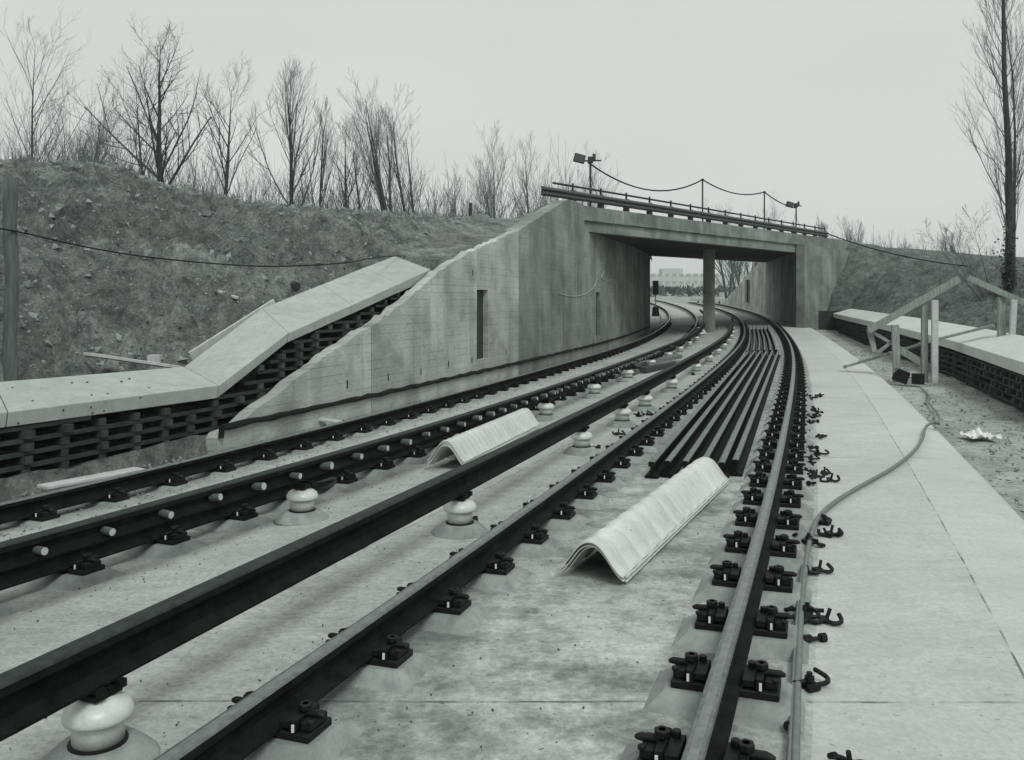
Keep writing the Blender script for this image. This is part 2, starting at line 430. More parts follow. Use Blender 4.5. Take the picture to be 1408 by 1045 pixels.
# ------------------------------------------------------------------ rails
def path(side, d, z, y0, y1, step=.5, tail=None):
    out = []
    y = y0
    while y <= y1 + 1e-6:
        x, yy_, sl = P(side, y, d); out.append((x, yy_, z + float(ZT(y)), sl)); y += step if y < 60 else 2.0
    return out
def rail_profile(h=.14, head=.034, foot=.0625, web=.009):
    right = [(foot, 0), (foot, .011), (web * 1.6, .028), (web, .045), (web, h - .052), (head, h - .038), (head, h - .010), (head * .86, h - .003), (head * .45, h)]
    left = [(-a, b) for a, b in right[::-1]]
    prof = right + left
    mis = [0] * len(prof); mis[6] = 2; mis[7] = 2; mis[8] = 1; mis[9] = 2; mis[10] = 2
    return prof, mis
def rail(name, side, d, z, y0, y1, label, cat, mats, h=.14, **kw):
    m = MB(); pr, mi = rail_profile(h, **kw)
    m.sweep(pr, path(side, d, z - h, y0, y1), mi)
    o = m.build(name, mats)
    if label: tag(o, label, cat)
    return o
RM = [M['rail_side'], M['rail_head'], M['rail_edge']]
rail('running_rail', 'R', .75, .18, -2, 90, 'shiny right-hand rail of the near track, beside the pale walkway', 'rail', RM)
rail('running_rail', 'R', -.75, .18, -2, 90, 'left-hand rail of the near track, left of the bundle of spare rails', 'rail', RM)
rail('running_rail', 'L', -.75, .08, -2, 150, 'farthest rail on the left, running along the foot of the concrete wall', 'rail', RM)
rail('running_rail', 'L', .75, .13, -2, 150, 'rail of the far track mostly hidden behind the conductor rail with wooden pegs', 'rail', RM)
CM = [M['rail_side'], M['conductor_head'], M['conductor_head']]
CK = dict(head=.045, foot=.05, web=.016)
# near conductor rail (on insulators between the tracks)
c2 = thing('conductor_rail', 'thick dark conductor rail raised on white insulators left of the near track', 'conductor rail')
m = MB(); pr, mi = rail_profile(.165, **CK); m.sweep(pr, path('R', -1.255, .40 - .165, -1, 46), mi); m.build('rail_bar', CM, c2)
c1 = thing('conductor_rail', 'dark conductor rail with a row of round wooden pegs stuck in its side', 'conductor rail')
m = MB(); pr, mi = rail_profile(.128, head=.042, foot=.05, web=.014); m.sweep(pr, path('L', 1.20, .36 - .128, -1, 58), mi); m.build('rail_bar', CM, c1)
def peg_mb():
    q = MB()
    q.tube([(0, 0, 0), (.083, 0, 0)], .023, 10, 1, cap=False)
    q.tube([(.081, 0, 0), (.085, 0, 0)], .0225, 10, 0)
    return q
peg0 = None
ins1 = [4.2, 7.2, 9.95, 12.75, 15.55, 18.6, 21.65, 24.75, 27.6, 30.6, 33.9, 36.9]
st = [4.35 + .385 * k for k in range(48)] + [y + .2 for y in ins1[1:8]]
for y in st:
    x, Y, sl = P('L', y, 1.22)
    if peg0 is None: peg0 = peg_mb().build('peg', [M['peg_wood'], M['peg_bark']], c1, smooth=False); p = peg0
    else: p = peg0.copy(); COL.objects.link(p)
    p.location = (x, Y, .292 + random.uniform(-.006, .006)); p.rotation_euler = (0, random.uniform(-.12, .12), -math.atan(sl) + random.uniform(-.1, .1))
    p.scale = (random.uniform(.85, 1.15),) * 3

# ------------------------------------------------------------------ rail fastenings
def fastening(full=True):
    pl = MB()
    tw, tl, bw_, bl, h = .215, .115, .29, .21, .052
    pl.add([(-bw_, -bl, -.01), (bw_, -bl, -.01), (bw_, bl, -.01), (-bw_, bl, -.01), (-tw, -tl, h), (tw, -tl, h), (tw, tl, h), (-tw, tl, h)],
           [(0, 3, 2, 1), (4, 5, 6, 7), (0, 1, 5, 4), (1, 2, 6, 5), (2, 3, 7, 6), (3, 0, 4, 7)])
    bp = MB(); bp.box((0, 0, h + .014), (.385, .17, .028))
    cl = {}
    for s in (-1, 1):
        c = MB()
        c.box((s * .095, 0, .105), (.052, .15, .03)); c.box((s * .137, 0, .108), (.03, .17, .05)); c.box((s * .182, 0, .100), (.05, .12, .035))
        c.tube([(s * .14, 0, .10), (s * .14, 0, .165)], .017, 8); c.tube([(s * .14, 0, .140), (s * .14, 0, .165)], .030, 6)
        c.tube([(s * .12, .0, .128), (s * .215, 0, .128), (s * .235, 0, .124)], [.015, .015, .008], 8)
        c.tube([(s * .10, .05, .118), (s * .10, .05, .145)], .018, 6)
        c.tube([(s * .20, -.05, .11), (s * .20, -.05, .125)], .016, 6)
        c.v = [(x * .90, y, .079 + (z - .079) * .88) for x, y, z in c.v]
        pn = MB(); pn.box((s * .128, -.0895, .100), (.009, .006, .026))
        cl[s] = (c, pn)
    if full:
        root = bpy.data.objects.new('rail_fastening', None); root.empty_display_size = .1; COL.objects.link(root)
        pl.build('plinth', M['plinth_concrete'], root); bevel(bp.build('base_plate', M['black_steel'], root), .004, 1)
        for s in (-1, 1):
            q = bevel(cl[s][0].build('clamp', M['black_steel'], root), .003, 1)
            cl[s][1].build('pin', M['white_pin'], q)
        return root
    one = MB()
    one.add(pl.v, pl.f, 1)
    for b in (bp, cl[-1][0], cl[1][0]): one.add(b.v, b.f, 0)
    return one.build('rail_fastening', [M['black_steel'], M['plinth_concrete']])
fullp = fastening(True); farp = fastening(False); used = {}
ORD = ['first', 'second', 'third', 'fourth', 'fifth', 'sixth', 'seventh', 'eighth']
def place_fast(side, d, base, y0, y1, group, far_label, near_label=None, full_to=15, step=.645):
    y = y0; k = 0
    while y < y1:
        x, Y, sl = P(side, y, d)
        proto = fullp if y < full_to else farp
        if proto.name not in used: o = proto; used[proto.name] = 1
        else: o = copy_tree(proto)
        o.location = (x, Y, base + float(ZT(y))); o.rotation_euler = (0, 0, -math.atan(sl) + random.uniform(-.012, .012))
        o.scale = (1.08, 1.04, 1.10) if side == 'R' and d > 0 else (.93, .95, 1)
        if near_label and k < 8: tag(o, near_label % ORD[k], 'rail fastening', group)
        else: tag(o, far_label, 'rail fastening', group)
        y += step; k += 1
# stations measured on the photo: first plate at the bottom edge
place_fast('R', .75, -.04, 3.23, 46, 'fastenings under the right rail of the near track', 'dark bolted fastening in the far row under the shiny right rail beside the walkway', '%s bolted fastening from the bottom edge under the shiny right rail')
place_fast('R', -.75, -.04, 3.05, 46, 'fastenings under the left rail of the near track', 'dark bolted fastening in the far row under the left rail of the near track', '%s bolted fastening from the bottom edge under the left rail of the near track')
place_fast('L', .75, -.09, 4.4, 44, 'fastenings behind the pegged conductor rail', 'dark bolted fastening on a low concrete plinth behind the conductor rail with pegs')
place_fast('L', -.75, -.14, 5.3, 48, 'fastenings under the rail along the wall', 'dark bolted fastening in the row under the rail along the concrete wall')

# ------------------------------------------------------------------ insulators
def insulator():
    r = bpy.data.objects.new('insulator', None); r.empty_display_size = .1; COL.objects.link(r)
    q = MB(); q.lathe([(.21, -.01), (.195, .01), (.135, .062), (.115, .066), (.02, .067)], n=24); q.build('plinth', M['plinth_concrete'], r, smooth=True)
    q = MB(); q.lathe([(.098, .060), (.098, .074), (.094, .075)], n=24); q.build('ring', M['black_steel'], r)
    q = MB(); q.lathe([(.086, .070), (.087, .138), (.087, .141), (.080, .1415), (.080, .151), (.081, .1515), (.108, .152), (.1145, .156), (.1165, .168), (.114, .183), (.104, .201), (.085, .215), (.07, .221), (.0695, .2215), (.055, .2225), (.045, .233), (.01, .234)], n=28)
    q.build('porcelain_body', M['porcelain'], r, smooth=True)
    q = MB(); q.box((0, 0, .245), (.10, .12, .03)); q.box((0, .045, .262), (.14, .03, .028)); q.box((0, -.045, .262), (.14, .03, .028)); q.tube([(-.06, 0, .26), (.06, 0, .26)], .012, 6)
    q.build('clamp', M['black_steel'], r)
    return r
ip = insulator(); first = True
def place_ins(side, d, base, sts, group, labels, far):
    global first
    for k, y in enumerate(sts):
        x, Y, sl = P(side, y, d)
        if first: o = ip; first = False
        else: o = copy_tree(ip)
        o.location = (x, Y, base + float(ZT(y))); o.rotation_euler = (0, 0, -math.atan(sl) + random.uniform(-.05, .05))
        tag(o, labels.get(k, far), 'insulator', group)
def stat(side, d, plist, base):
    out = []
    for a, b in plist:
        q = px(a, b, base); out.append(q.y)
    return out
place_ins('R', -1.255, -.04, [2.74, 5.85, 9.1, 11.15, 12.75, 15.4, 19.2, 22.2, 25.2, 28.2, 31.2, 34.2, 37.2, 40.2], 'insulators under the near conductor rail',
          {0: 'big white mushroom insulator at the bottom left corner under the near conductor rail',
           1: 'white insulator under the near conductor rail beside a loose clamp, before the far white cover',
           2: 'third white insulator from the bottom left under the near conductor rail',
           3: 'white insulator with tilted black clamp, nearer of a close pair under the near conductor rail',
           4: 'white insulator with black clamp, farther of a close pair under the near conductor rail',
           5: 'white insulator just beyond the close pair under the near conductor rail'},
          'small distant white insulator under the near conductor rail towards the bridge pillar')
place_ins('L', 1.20, -.07, ins1, 'insulators under the pegged conductor rail',
          {0: 'white insulator beyond the left edge under the pegged conductor rail',
           1: 'white insulator beside the short dark sleeper block, under the pegged conductor rail',
           2: 'white insulator half hidden behind the near end of the left white cover',
           3: 'white insulator half hidden behind the far end of the left white cover',
           4: 'white insulator just beyond the far end of the left white cover, under the pegs',
           5: 'white insulator beside the small dark plank between the tracks'},
          'small distant white insulator in the row under the pegged conductor rail')

# ------------------------------------------------------------------ spare rails between the rails of the near track
def spare(a, b, label, z=-.03, kink=0):
    m = MB(); pr, mi = rail_profile(.145, head=.028, foot=.0625, web=.009)
    a = Vector(a); b = Vector(b); n = 24; sl = (b.x - a.x) / (b.y - a.y); pts = []
    for i in range(n + 1):
        t = i / n; p = a.lerp(b, t); bow = kink * 4 * t * (1 - t); pts.append((p.x + bow, p.y, z + float(ZT(p.y)), sl + kink * 4 * (1 - 2 * t) / (b.y - a.y)))
    m.sweep(pr, pts, mi); return tag(m.build('spare_rail', [M['rail_side'], M['spare_head'], M['spare_head']]), label, 'rail', 'spare rails stacked between the rails')
ORD6 = ['leftmost', 'second from the left', 'third from the left', 'fourth from the left', 'fifth from the left', 'rightmost']
near_px = [895, 918, 942, 967, 990, 1014]
for k in range(6):
    zt_ = .115
    a = px(near_px[k], 634, zt_); a.y += random.uniform(-.08, .1)
    b = Vector((6.60 + .198 * k, 25.4 + .1 * k, 0))
    spare((a.x, a.y, 0), b, 'spare rail of the near bundle between the rails, ' + ORD6[k])
    a2 = Vector((6.66 + .195 * k, 25.75 + .1 * k, 0)); b2 = Vector((11.0 + .17 * k, 42.2, 0))
    spare(a2, b2, 'spare rail of the farther bundle under the bridge, ' + ORD6[k], kink=.06)

# ------------------------------------------------------------------ corrugated white covers
def cover(name, a, b, halfw, hgt, nest, bumps, amp, label, n_sec=14, drop=.012, foot=.03, tilt=0, sl=.004):
    """inverted-V corrugated covers, several nested into each other; a, b = ends of the axis on the ground"""
    a = Vector(a); b = Vector(b); ln = (b - a).length
    r = thing(name, label, 'cover', a, math.atan2(b.y - a.y, b.x - a.x) - math.pi / 2)
    for q in range(nest):
        mb = MB(); prof = []
        for i in range(n_sec * 2 + 1):
            t = i / n_sec - 1
            z = hgt * (.80 * (.5 + .5 * math.cos(math.pi * abs(t) ** 1.15)) + .20 * (1 - t * t))
            prof.append((t * halfw, z))
        prof = [(-halfw, foot * .0)] + prof[1:-1] + [(halfw, 0)]
        ns = bumps * 8; vs = []
        off = (random.uniform(-.02, .02), random.uniform(-.012, .05) if q else 0)
        for layer in (0, 1):
            for i in range(ns + 1):
                v = i / ns; w_ = amp * math.sin(2 * math.pi * bumps * v)
                for (u, z) in prof:
                    e = 1 if abs(u) < halfw * .98 else .0
                    vs.append((u * (1 + .03 * w_ / max(amp, 1e-6) * .2) + off[0] * .3, v * ln + off[1], z + w_ * e - q * drop - layer * .008 + nest * drop + foot))
        nc = len(prof); nr = ns + 1; top = grid_faces(nr, nc); o = nr * nc
        fs = top + [tuple(o + i for i in f[::-1]) for f in top]
        for i in range(nr - 1):
            for j in (0, nc - 1): fs.append((i * nc + j, (i + 1) * nc + j, o + (i + 1) * nc + j, o + i * nc + j))
        for j in range(nc - 1):
            for i in (0, nr - 1): fs.append((i * nc + j, i * nc + j + 1, o + i * nc + j + 1, o + i * nc + j))
        mb.add(vs, fs)
        mb.build('cover_shell', M['cover_white'], r, smooth=True)
    return r
cover('rail_cover', (.44, 5.12, -.04), (1.68, 7.9, -.04), .195, .175, 4, 13, .009, 'large white corrugated ridge cover lying inside the near track before the spare rails', foot=.012, drop=.012)
cover('rail_cover', (-.63, 8.62, -.05), (.17, 11.25, -.05), .19, .19, 5, 22, .008, 'stack of white corrugated ridge covers lying left of the near conductor rail', foot=.01, drop=.014)
cover('rail_cover', (7.95, 38.9, .08), (8.35, 40.2, .11), .28, .26, 1, 6, .006, 'small white ridge cover at the foot of the bridge pillar', foot=.01)

# ------------------------------------------------------------------ bridge
A = Vector((2.0, 27.5)); B = Vector((13.76, 44.0)); C = Vector((6.5, 46.5)); D = Vector((16.65, 59.7))
bridge = thing('bridge', 'skewed concrete road bridge across both tracks with a single square pillar', 'bridge', (0, 0, 0))
def wall_strip(name, pts, zlo, zhi, mat, parent, thick=.3, back=None, side=1):
    """vertical wall along plan points; zlo/zhi per point; thickness goes to the left of travel (side=1)"""
    n = len(pts); vs = []; uv = []; acc = 0
    for i, p in enumerate(pts):
        t = (Vector(pts[min(i + 1, n - 1)]) - Vector(pts[max(i - 1, 0)])).normalized(); nn = Vector((-t.y, t.x)) * side
        if i: acc += (Vector(pts[i]) - Vector(pts[i - 1])).length
        q = Vector(p) + nn * thick
        for (X, Y), z in (((p[0], p[1]), zlo[i]), ((p[0], p[1]), zhi[i]), ((q.x, q.y), zhi[i] + .0), ((q.x, q.y), zlo[i])):
            vs.append((X, Y, z)); uv.append((acc + (thick * 1.3 if len(vs) % 4 in (0, 3) else 0), z))
    fs = []
    for i in range(n - 1):
        for k in range(4): fs.append((i * 4 + k, (i + 1) * 4 + k, (i + 1) * 4 + (k + 1) % 4, i * 4 + (k + 1) % 4))
    fs += [(0, 1, 2, 3), tuple((n - 1) * 4 + k for k in (3, 2, 1, 0))]
    mb = MB(); mb.add(vs, fs); mb.uv = {'wall': uv}
    return mb.build(name, mat, parent)
WO = -1.60      # wall face, offset from the left track's centre line
def wpt(Y):     # wall face at given Y (not station)
    return (float(WX(Y)), Y)
WX = xat('L', WO)
ZW = table((10.1, .02), (10.5, .12), (11.9, .66), (14.2, 1.36), (16, 2.03), (17.5, 2.46), (20.7, 3.14), (23.5, 3.88), (25.2, 4.32), (26, 4.41), (27.5, 4.42), (60, 4.44))
def niche_wall(name, y0, y1, slots, mat, parent, top, thick=.35, step=.35, rough=0):
    """wall along the track whose slots are real recesses"""
    ed = sorted(set([y0, y1] + [q for s_ in slots for q in s_[:2]]))
    first_ = None
    root = parent
    for a_, b_ in zip(ed[:-1], ed[1:]):
        n = max(2, int((b_ - a_) / step) + 1)
        Y = np.linspace(a_, b_, n); pts = [wpt(v) for v in Y]
        sl = [s_ for s_ in slots if abs(s_[0] - a_) < 1e-6]
        zt_ = [float(top(v)) + (rough * float(fbm(np.array([v * 5.3]), np.array([1.7]), 3, 2)[0]) if rough else 0) for v in Y]
        if sl:
            s_ = sl[0]
            wall_strip(name, pts, [-.5] * n, [s_[2]] * n, mat, root, thick)
            wall_strip(name, pts, [s_[3]] * n, zt_, mat, root, thick)
            inn = [(p[0] - .10, p[1] + .03) for p in pts]
            wall_strip('niche_dark_panel', inn, [s_[2] - .05] * n, [s_[3] + .05] * n, M['dark_paint'], root, .08)  # dark panel added so the shallow slot looks deep and shaded
        else:
            wall_strip(name, pts, [-.5] * n, zt_, mat, root, thick)
wing = thing('retaining_wall', 'pale board-marked concrete wing wall with a sloping top and a tall slot', 'wall')
niche_wall('wall_panel', 10.1, 13.55, [], M['wall_concrete'], wing, ZW, thick=.17, step=.10, rough=.045)
niche_wall('wall_panel', 13.565, 20.7, [(17.95, 18.6, .36, 1.76)], M['wall_concrete'], wing, ZW, thick=.17, step=.10, rough=.045)
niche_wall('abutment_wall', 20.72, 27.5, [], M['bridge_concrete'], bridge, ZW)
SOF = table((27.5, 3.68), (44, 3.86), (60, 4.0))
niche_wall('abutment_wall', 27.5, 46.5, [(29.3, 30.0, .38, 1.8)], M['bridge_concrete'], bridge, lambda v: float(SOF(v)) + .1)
# right abutment, wing wall in the plane of the deck face, far wing wall
def line_pts(a, b, n): return [tuple(Vector(a).lerp(Vector(b), i / (n - 1))) for i in range(n)]
E_ = B + (B - A).normalized() * 11
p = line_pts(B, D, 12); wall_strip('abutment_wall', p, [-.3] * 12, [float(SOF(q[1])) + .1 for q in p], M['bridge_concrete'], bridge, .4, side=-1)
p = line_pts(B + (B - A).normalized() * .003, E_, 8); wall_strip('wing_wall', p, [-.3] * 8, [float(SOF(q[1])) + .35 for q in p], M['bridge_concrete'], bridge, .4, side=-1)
Yf = np.linspace(59.7, 90, 16); fx = [(float(np.interp(v, [59.7, 70, 80, 90], [16.66, 18.0, 19.3, 20.6])), v) for v in Yf]
wall_strip('wing_wall', fx, [0] * 16, list(np.interp(Yf, [59.7, 63, 88, 90], [4.3, 4.1, 1.2, 1.1])), M['wall_concrete'], bridge, .4, side=-1)
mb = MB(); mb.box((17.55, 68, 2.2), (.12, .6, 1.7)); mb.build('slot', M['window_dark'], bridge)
# deck: soffit slab and the deeper fascia with its ledge
def prism(mb, poly, z0, z1, mi=0):
    n = len(poly); vs = [(p_[0], p_[1], z0[i]) for i, p_ in enumerate(poly)] + [(p_[0], p_[1], z1[i]) for i, p_ in enumerate(poly)]
    mb.add(vs, [tuple(range(n))[::-1], tuple(range(n, 2 * n))] + [(i, (i + 1) % n, n + (i + 1) % n, n + i) for i in range(n)], mi)
dirn = (B - A).normalized(); nrm = Vector((-dirn.y, dirn.x))     # nrm points up-track (away from the camera)
A0 = A - dirn * .05
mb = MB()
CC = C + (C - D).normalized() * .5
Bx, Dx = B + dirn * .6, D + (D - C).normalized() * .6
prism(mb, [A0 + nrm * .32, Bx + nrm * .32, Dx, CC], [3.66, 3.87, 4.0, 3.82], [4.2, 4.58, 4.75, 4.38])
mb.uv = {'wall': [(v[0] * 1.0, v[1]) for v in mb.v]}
mb.build('deck_slab', M['soffit_shade'], bridge)
DT = lambda d: 4.57 + .0115 * d + .0        # deck edge top along A->B
def fascia(o0, o1, zb, zt0, name, d0=-.05, d1=None, mat='bridge_concrete'):
    d1 = d1 if d1 is not None else (B - A).length + 11
    n = 24; vs = []; uv = []
    for i in range(n + 1):
        d = d0 + (d1 - d0) * i / n; q = A + dirn * d
        for o_, z in ((o0, zb(d)), (o0, zt0(d)), (o1, zt0(d)), (o1, zb(d))):
            w_ = q + nrm * o_; vs.append((w_.x, w_.y, z)); uv.append((d, z))
    fs = [(i * 4 + k, (i + 1) * 4 + k, (i + 1) * 4 + (k + 1) % 4, i * 4 + (k + 1) % 4) for i in range(n) for k in range(4)] + [(0, 1, 2, 3), (n * 4 + 3, n * 4 + 2, n * 4 + 1, n * 4)]
    mb = MB(); mb.add(vs, fs); mb.uv = {'wall': uv}; return mb.build(name, M[mat], bridge)
ZB = lambda d: 3.655 + .0098 * d
ZL = lambda d: 3.98 + .0125 * d
ZTOP = lambda d: 4.42 + .0158 * d
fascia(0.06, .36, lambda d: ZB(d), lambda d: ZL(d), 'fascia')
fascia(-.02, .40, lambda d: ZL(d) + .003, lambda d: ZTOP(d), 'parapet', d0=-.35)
# road surface on the deck
mb = MB(); prism(mb, [A0 + nrm * .5 - dirn * 1.0, Bx + nrm * .5 + dirn * 8, Dx + dirn * 8, CC - dirn * 2], [4.22, 4.6, 4.8, 4.4], [4.30, 4.70, 4.85, 4.5]); mb.build('road_surface', M['asphalt'], bridge)
# pillar
pc = Vector((8.80, 40.6)); mb = MB(); rot = Matrix.Rotation(-math.atan(.25), 3, 'Z')
mb.box((pc.x, pc.y, 1.85), (.50, .62, 4.1), rot); mb.uv = {'wall': [(v[0] * 2, v[2]) for v in mb.v]}
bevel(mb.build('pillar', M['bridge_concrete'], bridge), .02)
# tar/cable edge along the wall foot
mb = MB(); pts = []
for v in np.arange(10.15, 46, .18):
    x, y = wpt(v); pts.append((x + .03, y - .01, .135 + .012 * math.sin(v * 9) * random.random() + float(ZT(v)) * .3))
mb.tube(pts, [.028 + .012 * random.random() for _ in pts], 6)
mb.tube([(pts[0][0] - .01, pts[0][1], .02), (pts[0][0], pts[0][1], .14)], .035, 6)
tag(mb.build('wall_cable', M['cable_rubber']), 'ragged black cable fixed low along the concrete wall beside the far rail', 'cable')
def on_wall(hx, hy, off=.02):
    r_ = (hx - CX) / F; Yh = min(np.arange(10.3, 46, .02), key=lambda v: abs(float(WX(v)) / v - r_)); q = pd(hx, hy, Yh); return Vector((q.x + off, q.y - off * .3, q.z))
mb = MB(); mb.tube(smooth_path([on_wall(*q) for q in ((768, 403), (778, 406), (792, 407), (806, 403), (816, 394), (820, 384), (820, 376), (826, 369), (830, 372), (826, 381), (834, 386), (841, 384))], 4), .007, 5)
tag(mb.build('white_wire', M['porcelain']), 'thin white wire dangling in loops on the bridge abutment', 'wire')
# dark tie holes in the wing wall
for (hx, hy) in ((478, 528), (534, 518), (579, 511), (617, 500), (649, 495), (650, 375), (696, 484)):
    r_ = (hx - CX) / F
    Yh = min(np.arange(10.3, 27, .02), key=lambda v: abs(float(WX(v)) / v - r_)); q = pd(hx, hy, Yh)
    mb = MB(); mb.box((q.x + .0, q.y, q.z), (.012, .05, .11)); mb.build('tie_hole', M['window_dark'], wing)

# guard rail on the bridge
gr = thing('guard_rail', 'dark steel crash barrier with a top pipe along the bridge edge', 'guard rail', (0, 0, 0))
def gpt(d, o_, z): w_ = A + dirn * d + nrm * o_; return Vector((w_.x, w_.y, z))
GB = lambda d: 4.66 + .0124 * d
Ds = np.linspace(-2.0, 25.3, 24)
mb = MB()
prf = [(a, b * .86) for a, b in [(0, -.16), (.02, -.15), (.07, -.10), (.07, -.05), (.0, -.02), (.0, .02), (.07, .05), (.07, .10), (.02, .15), (0, .16), (-.012, .16), (-.012, -.16)]]
sl_ = dirn.x / dirn.y
mb.sweep(prf, [(*gpt(d, .0, 0).xy, GB(d) + .03, sl_) for d in Ds]); mb.build('beam', M['barrier_steel'], gr, smooth=False)
mb = MB(); mb.tube([gpt(d, .12, GB(d) + .33) for d in np.linspace(-1.2, 25.3, 20)], .033, 8); mb.build('top_pipe', M['dark_paint'], gr)
post = None
for k in range(16):
    d = -.15 + 1.69 * k
    if post is None:
        mb = MB(); mb.box((0, 0, .0), (.17, .14, .50)); mb.box((0, 0, .29), (.05, .05, .36)); post = mb.build('post', M['dark_paint'], gr); q = post
    else: q = post.copy(); COL.objects.link(q)
    q.location = gpt(d, .10, GB(d) - .06); q.rotation_euler = (0, 0, -math.atan(sl_))

# lamp poles with festoon cable
def lamp(d, top, label, face):
    base = gpt(d, .35, ZTOP(d) - .02)
    r = thing('lamp_pole', label, 'floodlight', base, 0)
    h = top - base.z
    mb = MB(); mb.tube([(0, 0, 0), (0, 0, h)], .035, 8); mb.build('pole', M['dark_paint'], r)
    mb = MB(); mb.tube([(-.28 * face, 0, h - .05), (.35 * face, .1, h - .02)], .025, 6); mb.build('arm', M['dark_paint'], r)
    mb = MB(); mb.box((-.34, -.05, h + .02), (.30, .26, .24), Matrix.Rotation(.3, 3, 'Y')); mb.box((-.36, -.18, h + .0), (.36, .03, .28), Matrix.Rotation(.25, 3, 'Y')); mb.box((0, .0, h - .02), (.16, .2, .2)); mb.box((.12, .0, h + .08), (.10, .04, .2))
    hd = bevel(mb.build('lamp_head', M['dark_paint'], r), .01, 1)
    mb = MB(); mb.box((-.36, -.199, h + .0), (.28, .006, .20), Matrix.Rotation(.25, 3, 'Y')); mb.build('glass', M['barrier_steel'], hd)
    mb = MB(); mb.tube([(0, 0, h * .75), (.05, 0, h * .55), (.5, .5, -.1)], .008, 4); mb.tube([(0, 0, h * .75), (-.3, .5, -.1)], .008, 4); mb.build('guy_wire', M['cable_rubber'], r)
    return base
lamp(1.32, 6.0, 'tall pole with boxy floodlight at the left end of the bridge', 1)
lamp(21.3, 6.25, 'short pole with boxy floodlight at the right end of the bridge', -1)
P1 = gpt(1.32, .35, 5.85); P4 = gpt(21.3, .35, 6.1)
def ratio_d(r_): return (r_ * A.y - A.x) / (dirn.x - r_ * dirn.y)
d2, d3 = ratio_d((966 - CX) / F), ratio_d((1051 - CX) / F)
T2 = pd(966, 247, A.y + dirn.y * d2); T3 = pd(1051, 264, A.y + dirn.y * d3)
for t, nm in ((T2, 'nearer'), (T3, 'farther')):
    bz = ZTOP((t.y - A.y) / dirn.y)
    mb = MB(); mb.tube([(t.x, t.y, bz - .05), (t.x, t.y, t.z)], .03, 6); mb.box((t.x, t.y, t.z), (.10, .10, .06)); 
    tag(mb.build('cable_pole', M['dark_paint']), 'thin bare pole holding up the slack cable over the bridge, %s of two' % nm, 'pole')
mb = MB()
def sag(a, b, s_, n=14): return [Vector(a).lerp(Vector(b), i / n) - Vector((0, 0, s_ * 4 * (i / n) * (1 - i / n))) for i in range(n + 1)]
mb.tube(sag(P1, T2, .62), .026, 6); mb.tube(sag(T2, T3, .30), .026, 6); mb.tube(sag(T3, P4, .12), .026, 6)
tag(mb.build('festoon_cable', M['cable_rubber']), 'slack dark cable strung between the poles above the bridge', 'cable')
mb = MB(); mb.tube(sag(gpt(25.3, .1, 5.1), pd(1330, 366, 40), .25), .03, 5)
tag(mb.build('barrier_cable', M['cable_rubber']), 'dark cable running from the barrier end down the right embankment', 'cable')

# ------------------------------------------------------------------ left crib wall with its concrete caps
LF = lambda Y, o_: Vector((float(OX(o_)(Y)), Y))
_ox = {}
def OX(o_):
    o_ = round(o_, 3)
    if o_ not in _ox: _ox[o_] = xat('L', -.75 - o_)
    return _ox[o_]
CB = table((2, .47), (7.85, .455), (10.45, .425), (11.8, 1.0), (16.2, 1.92))           # cap underside at its front edge
def crib(name, label, fpt, y0, y1, zbot, ztop, step_h=.115, step_c=.40, inward=Vector((-1, .35)), mat='crib_shade'):
    r = thing(name, label, 'crib wall')
    mb = MB(); hd = MB(); inward = inward.normalized()
    Y = np.arange(y0, y1, .25)
    lv = np.arange(-.15, 2.2, step_h)
    for k, z in enumerate(lv):          # long stretchers
        for a_, b_ in zip(Y[:-1], Y[1:]):
            if zbot(a_) - .1 < z < ztop(a_) - .02:
                p, q = fpt(a_), fpt(b_)
                mb.beam((p.x, p.y, z), (q.x, q.y, z), .06, .036)
                p2, q2 = p + inward * .3, q + inward * .3
    yc = y0 + .1; c = 0
    while yc < y1:
        p = fpt(yc)
        for k, z in enumerate(lv):
            zz = z + step_h / 2
            if zbot(yc) - .15 < zz < ztop(yc) - .03:
                off = random.uniform(-.035, .035)
                if random.random() < .06: continue
                hd.beam(Vector((p.x, p.y, zz)) - Vector((*inward, 0)) * (.055 + off), Vector((p.x, p.y, zz)) + Vector((*inward, 0)) * .34, .085, step_h - .045)
        yc += step_c * random.uniform(.9, 1.12); c += 1
    mb.build('stretchers', M[mat], r); hd.build('headers', M['crib_ends'], r)
    return r
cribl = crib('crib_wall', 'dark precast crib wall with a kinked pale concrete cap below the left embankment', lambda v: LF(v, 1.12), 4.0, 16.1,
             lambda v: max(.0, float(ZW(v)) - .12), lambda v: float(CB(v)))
front = [(5.0, .62, .47), (7.85, .59, .455), (10.45, .575, .425), (11.8, 1.13, 1.0), (13.4, 1.48, 1.34), (14.9, 1.81, 1.66), (16.2, 2.10, 1.92)]
back = [(5.6, .80), (8.7, .77), (11.2, .735), (12.75, 1.44), (14.3, 1.80), (15.7, 2.12), (16.85, 2.37)]
for i in range(len(front) - 1):
    mb = MB(); vs = []
    for j, e in ((i, .004), (i + 1, -.004)):
        yf, zf, zl = front[j]; yb, zb_ = back[j]
        f_ = LF(yf + e, 1.05); b_ = LF(yb + e, 1.93)
        f2 = LF(yf + e, 1.07)
        vs += [(f_.x, f_.y, zf), (b_.x, b_.y, zb_), (b_.x, b_.y, zb_ - .13), (f2.x, f2.y, zl)]
    mb.add(vs, [(0, 1, 2, 3), (7, 6, 5, 4), (0, 4, 5, 1), (1, 5, 6, 2), (2, 6, 7, 3), (3, 7, 4, 0)])
    q = mb.build('cap_slab', M['cap_concrete'], cribl); bevel(q, .008, 2)
